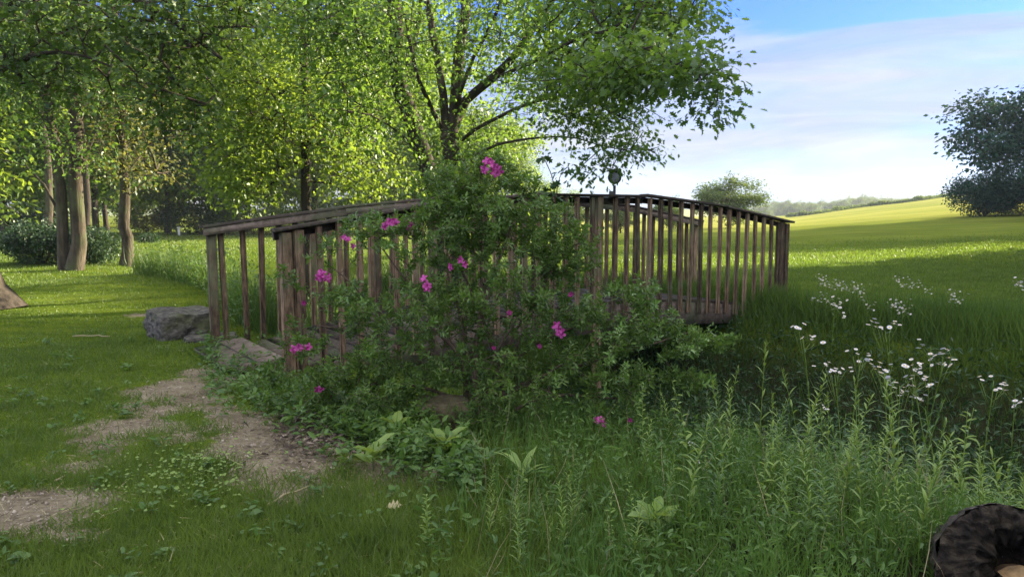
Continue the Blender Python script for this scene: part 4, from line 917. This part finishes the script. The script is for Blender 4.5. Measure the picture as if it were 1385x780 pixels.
    # clover-like patch in the lawn and broad low leaves
    n4 = 380; x4 = gx(250, 3.75) + rng.normal(0, .22, n4); y4 = 3.75 + rng.normal(0, .22, n4); P = np.stack([x4, y4, H(x4, y4) + rng.uniform(.02, .075, n4)], 1); D = np.stack([rng.normal(size=n4), rng.normal(size=n4), rng.uniform(0, .3, n4)], 1); Ln = rng.uniform(.012, .028, n4)
    c4 = cards(P, D, rng.normal(0, .25, (n4, 3)) + [0, 0, 1], Ln, Ln * .85, LEAF6)
    tag(build_cards('clover', [c4], M['weedlight']), 'bright low clover patch in the lawn left of the dirt path', 'clover', kind='stuff')
    n5 = 1500; px = rng.normal(430, 38, n5); py = 585 + rng.normal(0, 26, n5); Y5 = CAMH * FPX / (py - HY); x5 = (px - CX) / FPX * Y5; P = np.stack([x5, Y5, H(x5, Y5) + rng.uniform(.004, .03, n5)], 1); D = np.stack([rng.normal(size=n5), rng.normal(size=n5), rng.normal(0, .25, n5)], 1); Ln = rng.uniform(.03, .06, n5)
    tag(build_cards('leaf_litter', [cards(P, D, rng.normal(0, .45, (n5, 3)) + [0, 0, 1], Ln, Ln * .55, OAK)], M['litter']), 'brown dry leaf litter on the soil at the shrub foot', 'leaf litter', kind='stuff')
build_tall()
def build_litter():
    rng = np.random.default_rng(404)
    n = 280; x, y = infront(n, 2.1, 9, -.75, .12, rng); dn = dirt(x, y); k_ = (dn < .5) & (ditch(x, y)[0] < .05); x, y = x[k_], y[k_]; n = len(x); m = 13
    xx = np.repeat(x, m) + rng.normal(0, .022, n * m); yy = np.repeat(y, m) + rng.normal(0, .022, n * m); P = np.stack([xx, yy, H(xx, yy) + rng.uniform(.012, .05, n * m)], 1)
    D = np.stack([rng.normal(size=n * m), rng.normal(size=n * m), rng.uniform(0, .6, n * m)], 1); Ln = rng.uniform(.018, .055, n * m) * np.repeat(rng.uniform(.6, 1.3, n), m)
    tag(build_cards('lawn_weeds', [cards(P, D, rng.normal(0, .3, (n * m, 3)) + [0, 0, 1], Ln, Ln * np.repeat(rng.uniform(.25, .8, n), m), LEAF6)], M['weed']), 'small broad-leaved plants scattered through the lawn', 'lawn weeds', kind='stuff')
    OCT = T_([(1, 0, 0), (-1, 0, 0), (0, 1, 0), (0, -1, 0), (0, 0, 1), (0, 0, -1)], [(0, 2, 4), (2, 1, 4), (1, 3, 4), (3, 0, 4), (2, 0, 5), (1, 2, 5), (3, 1, 5), (0, 3, 5)])
    x, y = infront(26000, 2.1, 9, -.8, .1, rng); k_ = dirt(x, y) > .42; x, y = x[k_], y[k_]; n = len(x); sz = rng.uniform(.0012, .006, n) * (1 + 1.5 * (rng.random(n) < .04))
    tag(build_cards('soil_crumbs', [cards(np.stack([x, y, H(x, y) + sz * .3], 1), rng.normal(size=(n, 3)), rng.normal(size=(n, 3)), sz, sz * rng.uniform(.6, 1.2, n), OCT)], M['crumb']), 'small stones and crumbs of soil on the dirt patches', 'gravel', kind='stuff')
    x, y = infront(9000, 2.1, 9, -.8, .1, rng); k_ = (dirt(x, y) > .25) & (rng.random(9000) < .35); x, y = x[k_], y[k_]; n = len(x); Ln = rng.uniform(.012, .045, n)
    tag(build_cards('path_litter', [cards(np.stack([x, y, H(x, y) + rng.uniform(.003, .012, n)], 1), np.stack([rng.normal(size=n), rng.normal(size=n), rng.normal(0, .15, n)], 1), rng.normal(0, .3, (n, 3)) + [0, 0, 1], Ln, Ln * .5, OAK)], M['litter']), 'brown leaf scraps scattered over the worn path', 'leaf litter', kind='stuff')
    n = 330; x = rng.uniform(-.2, 3.4, n); y = rng.uniform(2.5, 5.4, n); P = np.stack([x, y, H(x, y)], 1); D = np.stack([rng.normal(0, .45, n), rng.normal(0, .45, n), np.ones(n)], 1); hh = rng.uniform(.15, .45, n)
    tag(build_cards('dry_stems', [cards(P, D, rng.normal(size=(n, 3)), hh, np.full(n, .0035), BLADE)], M['straw']), 'bent dry straw-coloured stems among the weeds', 'dry stems', kind='stuff')
build_litter()

# ------------------------------------------------------------------ individual weeds
def weed_meshes(seed, h, kind):
    """stem mesh + leaf mesh, base at the origin, height h"""
    rg = np.random.default_rng(seed); lx, ly = rg.normal(0, .09, 2) * h; ts = np.linspace(0, 1, 9); S = np.stack([lx * ts ** 2, ly * ts ** 2, h * ts], 1); mb = MB(); mb.tube(S, np.linspace(.0034, .0016, 9) * (1.2 if kind == 'leafy' else 1), 5)
    cs = []; fl = []
    nl_ = {'broad': 24, 'leafy': 50, 'fleabane': 16, 'stalk': 20}[kind]
    t = np.linspace(.10, .985, nl_) ** (.9); P = np.stack([lx * t ** 2, ly * t ** 2, h * t], 1); an = np.arange(nl_) * 2.4 + rg.normal(0, .3, nl_)
    upk = {'broad': .35, 'leafy': .75, 'fleabane': .55, 'stalk': .9}[kind]; D = np.stack([np.cos(an), np.sin(an), rg.normal(upk, .25, nl_)], 1)
    Ln = (1 - .62 * t) * {'broad': .115, 'leafy': .155, 'fleabane': .085, 'stalk': .13}[kind] * rg.uniform(.75, 1.2, nl_) * (.8 + .4 * min(h, 1)); Nn = np.stack([-np.cos(an) * .6, -np.sin(an) * .6, np.ones(nl_)], 1)
    cs.append(cards(P, D, Nn, Ln, Ln * {'broad': .36, 'fleabane': .22}.get(kind, .17), LONG if kind != 'broad' else LEAF6))
    if kind == 'stalk':
        n_ = 26; tt = rg.uniform(.86, 1, n_); P = np.stack([lx * tt ** 2, ly * tt ** 2, h * tt], 1) ; a_ = rg.uniform(0, 6.28, n_); D = np.stack([np.cos(a_) * .5, np.sin(a_) * .5, np.ones(n_)], 1); cs.append(cards(P, D, rg.normal(size=(n_, 3)), np.full(n_, .03), np.full(n_, .006), LEAF4))
    if kind == 'fleabane':
        nb = rg.integers(4, 8) if seed < 400 else 9; tip_ = S[-1]
        for b_ in range(nb):
            t0 = rg.uniform(.80, .96); p0 = np.array([lx * t0 ** 2, ly * t0 ** 2, h * t0]); a_ = b_ * 2.4 + rg.uniform(0, 1); r_ = rg.uniform(.02, .06) * (1.7 if seed > 400 else 1); zt = h * (rg.uniform(.97, 1.03) if seed < 400 else rg.uniform(.74, 1.08))
            e = np.array([tip_[0] + math.cos(a_) * r_, tip_[1] + math.sin(a_) * r_, zt]); mb.tube([p0, (p0 + e) / 2 + [0, 0, -.008], e], .0011, 3)
            for q_ in range(rg.integers(1, 3)):
                e2 = e + np.array([rg.normal(0, .016), rg.normal(0, .016), rg.uniform(.004, .03)]); mb.tube([e - [0, 0, .01], e2], .0008, 3); fl.append(e2)
    return mb, cs, fl
def flower_heads(fl, rg, r=.0125):
    rays = MB(); disc = MB()
    for e in fl:
        nrm = unit(np.array([rg.normal(0, .35), rg.normal(0, .35) - .25, 1.])); a1 = unit(np.cross(nrm, [1, .2, 0])); a2 = np.cross(nrm, a1); V = [e]; k = 14; rr_ = r * rg.uniform(.8, 1.2)
        for q_ in range(k * 2): a_ = q_ * math.pi / k; r_ = rr_ * (1 if q_ % 2 == 0 else .8); V.append(e + r_ * (math.cos(a_) * a1 + math.sin(a_) * a2) + nrm * .002)
        rays.add(V, [(0, q_ + 1, (q_ + 1) % (2 * k) + 1) for q_ in range(2 * k)])
        V = [e + nrm * .0042] + [e + nrm * .0024 + rr_ * .36 * (math.cos(q_ * .785) * a1 + math.sin(q_ * .785) * a2) for q_ in range(8)]; disc.add(V, [(0, q_ + 1, (q_ + 1) % 8 + 1) for q_ in range(8)])
    return rays, disc
WP = {}
def weed(kind, var, x, y, h, label, cat, group, light=False, name=None, rz=0):
    key = (kind, var, light); base_h = 1.0 if kind != 'fleabane' else (.9 if var < 40 else .5)
    if key not in WP:
        mb, cs, fl = weed_meshes(200 + var * 7 + len(kind), base_h, kind)
        o = empty(name or 'weed', (0, 0, 0)); mb.build('stem', M['weedlight'], o, smooth=True); build_cards('leaves', cs, M['weedlight'] if light else M['weed'], o)
        if fl:
            rgh = np.random.default_rng(var)
            for e_ in fl:
                r_, d_ = flower_heads([np.zeros(3)], rgh, .0105 if var < 40 else .015); fo = r_.build('flower', M['white'], o, loc=e_); nf = len(r_.F)
                V_ = np.concatenate(r_.V + d_.V); me_ = fo.data; old = fo.data; fo2 = mesh_obj('flower', V_, r_.F + [tuple(i + r_.n for i in f) for f in d_.F], M['white'], o, loc=e_); fo2.data.materials.append(M['yellow'])
                for p_ in list(fo2.data.polygons)[nf:]: p_.material_index = 1
                bpy.data.objects.remove(fo); fo2.name = 'flower'
        o['used'] = 0; WP[key] = o
    pr = WP[key]
    return place(pr, name or 'weed', (x, y, float(H(x, y)) - .01), h / base_h, rz, label, cat, group)
def top_at(px, py, Y):
    p = at(px, py, Y); g = float(H(p[0], Y)); return p[0], Y, max(.2, p[2] - g)
near_fl = [(1110, 546, 3.9, 'white fleabane with big open heads in the centre of the weed patch'), (932, 598, 3.5, 'lowest left white fleabane beside the shrub edge'), (947, 622, 3.35, 'short white fleabane just below the leftmost one'),
           (1104, 622, 3.6, 'white fleabane low among the weeds under the central one'), (1162, 614, 3.7, 'single short fleabane left of the bright tall weed'), (1110, 452, 5.6, 'tall fleabane at the ditch edge just right of the bridge end'), (1152, 482, 5.6, 'fleabane with a drooping head mid ditch'),
           (1222, 446, 5.8, 'tallest fleabane with a long column of flowers at the ditch'), (1222, 517, 4.7, 'purple-white fleabane rising over the bright tall weed'), (1247, 478, 5.2, 'fleabane right of the tallest one'), (1278, 510, 4.8, 'purple-white fleabane cluster right of the bright weed'),
           (1333, 518, 5.0, 'white fleabane alone against the dark bank on the right'), (1150, 508, 5.1, 'small fleabane under the drooping one'), (1212, 500, 5.0, 'small fleabane left of the purple-white cluster')]
for k_, (px, py, Y, lab) in enumerate(near_fl):
    x, y, h = top_at(px, py, Y); weed('fleabane', k_ % 5, x, y, h, lab, 'wildflower', 'white fleabanes in the ditch weeds', name='fleabane', rz=k_ * 1.1)
rgf = np.random.default_rng(9)
far_fl = [(1108, 374, 10.4), (1116, 379, 10.3), (1124, 383, 10.2), (1131, 387, 10), (1139, 389, 10), (1147, 392, 9.8), (1155, 395, 9.6), (1162, 397, 9.5), (1118, 398, 9.4), (1128, 408, 9), (1105, 400, 9.5), (1174, 405, 9), (1206, 409, 8.8), (1214, 406, 8.8), (1222, 409, 8.7),
          (1286, 404, 8.8), (1291, 412, 8.6), (1235, 377, 10.5), (1212, 378, 10.6), (1228, 382, 10.3), (1252, 389, 9.8), (1376, 380, 9), (1384, 374, 9), (1380, 440, 7), (1240, 428, 7.8), (1236, 436, 7.6), (1262, 425, 7.9)]
for k_, (px, py, Y) in enumerate(far_fl):
    x, y, h = top_at(px, py, Y)
    weed('fleabane', 40 + k_ % 3, x, y, min(max(h, .42), .75), 'small white fleabane among others on the far bank by the meadow', 'wildflower', 'far fleabanes along the meadow edge', name='fleabane', rz=k_ * 2.1)
named = [('leafy', 1222, 512, 3.95, True, 'bright tall leafy weed, the thickest, left of the log'), ('leafy', 1262, 600, 3.7, True, 'bright leafy weed right of the thickest one'), ('stalk', 1031, 466, 5.0, True, 'thin tall stalk rising highest right of the shrub'), ('stalk', 980, 498, 4.8, True, 'thin stalk just right of the shrub tip'),
         ('stalk', 1091, 498, 4.4, True, 'upright thin stalk left of the central fleabane'), ('leafy', 1335, 606, 3.7, True, 'leafy weed above the log'), ('leafy', 1375, 615, 3.8, True, 'leafy weed at the right edge above the log'), ('stalk', 1285, 560, 4.2, False, 'thin stalk before the dark bank on the right'),
         ('stalk', 895, 515, 4.6, True, 'thin stalk below the right side of the shrub'), ('leafy', 1005, 590, 4.0, False, 'leafy weed in the middle of the weed patch'), ('leafy', 1165, 575, 3.9, False, 'leafy weed between the central fleabane and the thickest weed'), ('stalk', 786, 632, 3.15, True, 'pale grass-like stalk under the shrub at the bottom'), ('stalk', 742, 700, 2.95, True, 'short pale stalk at the bottom centre')]
for k_, (kd, px, py, Y, li, lab) in enumerate(named):
    x, y, h = top_at(px, py, Y); weed(kd, k_ % 4, x, y, h, lab, 'weed', 'tall weeds on the ditch bank', li, 'tall_weed', k_ * 1.9)
rgw = np.random.default_rng(15)
for k_ in range(285):
    px = rgw.uniform(720, 1460) if k_ % 7 else rgw.uniform(640, 780); Y = rgw.uniform(2.75, 5.2); x = (px - CX) / FPX * Y
    h = rgw.uniform(.32, .80) * (1.2 if px > 900 else .8); ty = HY + (CAMH - (float(H(x, Y)) + h)) / Y * FPX
    lim = rgw.uniform(500, 630) if px > 860 else rgw.uniform(590, 700)
    if ty < lim: h = max(.12, CAMH - float(H(x, Y)) - (lim - HY) * Y / FPX)
    if Y < 3.3: h *= .75
    weed(['leafy', 'leafy', 'broad', 'stalk', 'broad', 'leafy', 'stalk'][k_ % 7], k_ % 5, x, Y, h, *((('narrow-leaved weed at the left end of the weed patch below the shrub', 'weed', 'weeds below the shrub') if px < 860 else ('narrow-leaved weed in the middle of the dense weed patch', 'weed', 'weeds in the middle of the patch') if px < 1120 else ('narrow-leaved weed at the right end of the weed patch around the log', 'weed', 'weeds around the log'))), rgw.random() < .6, 'leafy_weed', rgw.uniform(0, 6.28))

# ------------------------------------------------------------------ small bits on the ground
def stick(name, pts, r, mat, label, cat='stick'):
    P = np.array([[gx(px, CAMH * FPX / (py - HY)), CAMH * FPX / (py - HY), 0] for px, py in pts]); P[:, 2] = H(P[:, 0], P[:, 1]) + r + .02
    P = resample(P, .05); P = P + R.normal(0, .003, P.shape); o_ = P[0].copy(); mb = MB(); mb.tube(P - o_, np.linspace(r, r * .6, len(P)), 6)
    return tag(mb.build(name, mat, loc=o_, smooth=True), label, cat)
stick('stick', [(352, 703), (376, 690), (410, 676)], .007, M['straw'], 'pale straight stick lying at the end of the dirt path')
stick('bark_strip', [(95, 457), (120, 457), (145, 459)], .009, M['straw'], 'whitish strip of bark lying on the left lawn', 'bark strip')
stick('stick', [(58, 668), (72, 660)], .006, M['straw'], 'short pale stick at the upper edge of the big dirt patch')
stick('stick', [(296, 632), (310, 645), (318, 648)], .004, M['straw'], 'small dry twig lying beside the clover patch')
P = np.array([at(1222, 690, 2.9), at(1240, 715, 2.88), at(1256, 735, 2.86), at(1262, 760, 2.85), at(1262, 800, 2.85)]); mb = MB(); Q = resample(P, .02); mb.tube(Q - Q[-1], np.linspace(.002, .004, len(Q)), 5)
tag(mb.build('dry_stalk', M['straw'], loc=Q[-1], smooth=True), 'pale bent dry stalk just left of the log', 'stalk')
g_ = gpt(517, 3.32); c_ = cards(np.array([[0, 0, .045]]), np.array([[.9, .25, .1]]), np.array([[.1, -.35, 1.]]), np.array([.075]), np.array([.07]), OAK)
tag(build_cards('fallen_leaf', [c_], M['straw'], loc=g_), 'single pale dry oak leaf lying in the front grass', 'leaf')
# pale seedling at the bottom
b = gpt(573, 2.98); rg = np.random.default_rng(4); o = empty('seedling', b, 'pale upright seedling with small stacked leaves at the bottom edge', 'plant')
mb = MB(); mb.tube([(0, 0, 0), (.005, 0, .12), (0, 0, .24)], [.003, .0025, .0015], 5); mb.build('stem', M['weedlight'], o)
n = 34; t = np.linspace(.1, 1, n); an = np.arange(n) * 2.4; build_cards('leaves', [cards(np.stack([0 * t, 0 * t, .24 * t], 1), np.stack([np.cos(an), np.sin(an), np.full(n, .5)], 1), np.tile([0, 0, 1.], (n, 1)), .045 * (1.1 - .7 * t), .02 * (1.1 - .7 * t), LEAF6)], M['weedlight'], o)
# broad leaved plants at the shrub foot
for k_, (px, py, Y, lab) in enumerate([(600, 628, 4.0, 'broad-leaved plant in front of the brown stone'), (500, 650, 3.9, 'round-leaved plant at the left foot of the shrub'), (532, 560, 4.3, 'broad-leaved plant under the left side of the shrub'), (655, 650, 3.8, 'long-leaved lily-like plant right of the brown stone'), (705, 670, 3.6, 'long-leaved plant at the shrub foot, second from the stone'), (893, 745, 3.0, 'pointed leafy plant near the bottom of the weed patch')]):
    b = gpt(px, Y); o = empty('broadleaf_plant', b, lab, 'plant', 'broad-leaved plants at the shrub foot'); n = 9; an = np.arange(n) * 2.4 + k_; L_ = rg.uniform(.08, .15, n) * (1.3 if k_ in (3, 4) else 1)
    c1 = cards(np.stack([.01 * np.cos(an), .01 * np.sin(an), rg.uniform(.02, .14, n)], 1), np.stack([np.cos(an), np.sin(an), rg.uniform(.4, 1.0, n)], 1), np.stack([-np.cos(an), -np.sin(an), np.ones(n) * .8], 1), L_, L_ * (.22 if k_ in (3, 4) else .62), LONG if k_ in (3, 4) else LEAF6)
    build_cards('leaves', [c1], M['weedlight'] if k_ != 3 else M['weed'], o); mb = MB(); mb.tube([(0, 0, 0), (0, 0, .08), (.005, 0, .15)], .003, 5); mb.build('stem', M['weed'], o)

# ------------------------------------------------------------------ haze in the air
hz = MB(); hz.box((0, 180, 0), (500, 0, 0), (0, 420, 0), (0, 0, 1)); 
def haze(density):
    x0, x1, y0, y1, z0, z1 = -620, 620, -60, 620, -8, 26
    V = [(x, y, z) for x in (x0, x1) for y in (y0, y1) for z in (z0, z1)]; F = [(0, 1, 3, 2), (4, 6, 7, 5), (0, 4, 5, 1), (2, 3, 7, 6), (0, 2, 6, 4), (1, 5, 7, 3)]
    m, nt, out = mat_new('haze_air'); v = N(nt, 'ShaderNodeVolumePrincipled'); v.inputs['Density'].default_value = density; v.inputs['Color'].default_value = (.80, .88, 1, 1); v.inputs['Anisotropy'].default_value = .2
    nt.links.new(v.outputs[0], out.inputs['Volume']); tag(mesh_obj('haze', V, F, m), 'thin pale haze in the evening air', 'haze', kind='stuff')
HAZE = 0.00045
if HAZE: haze(HAZE)
for o in bpy.data.objects:
    for k_ in ('used', 'h'):
        if k_ in o: del o[k_]
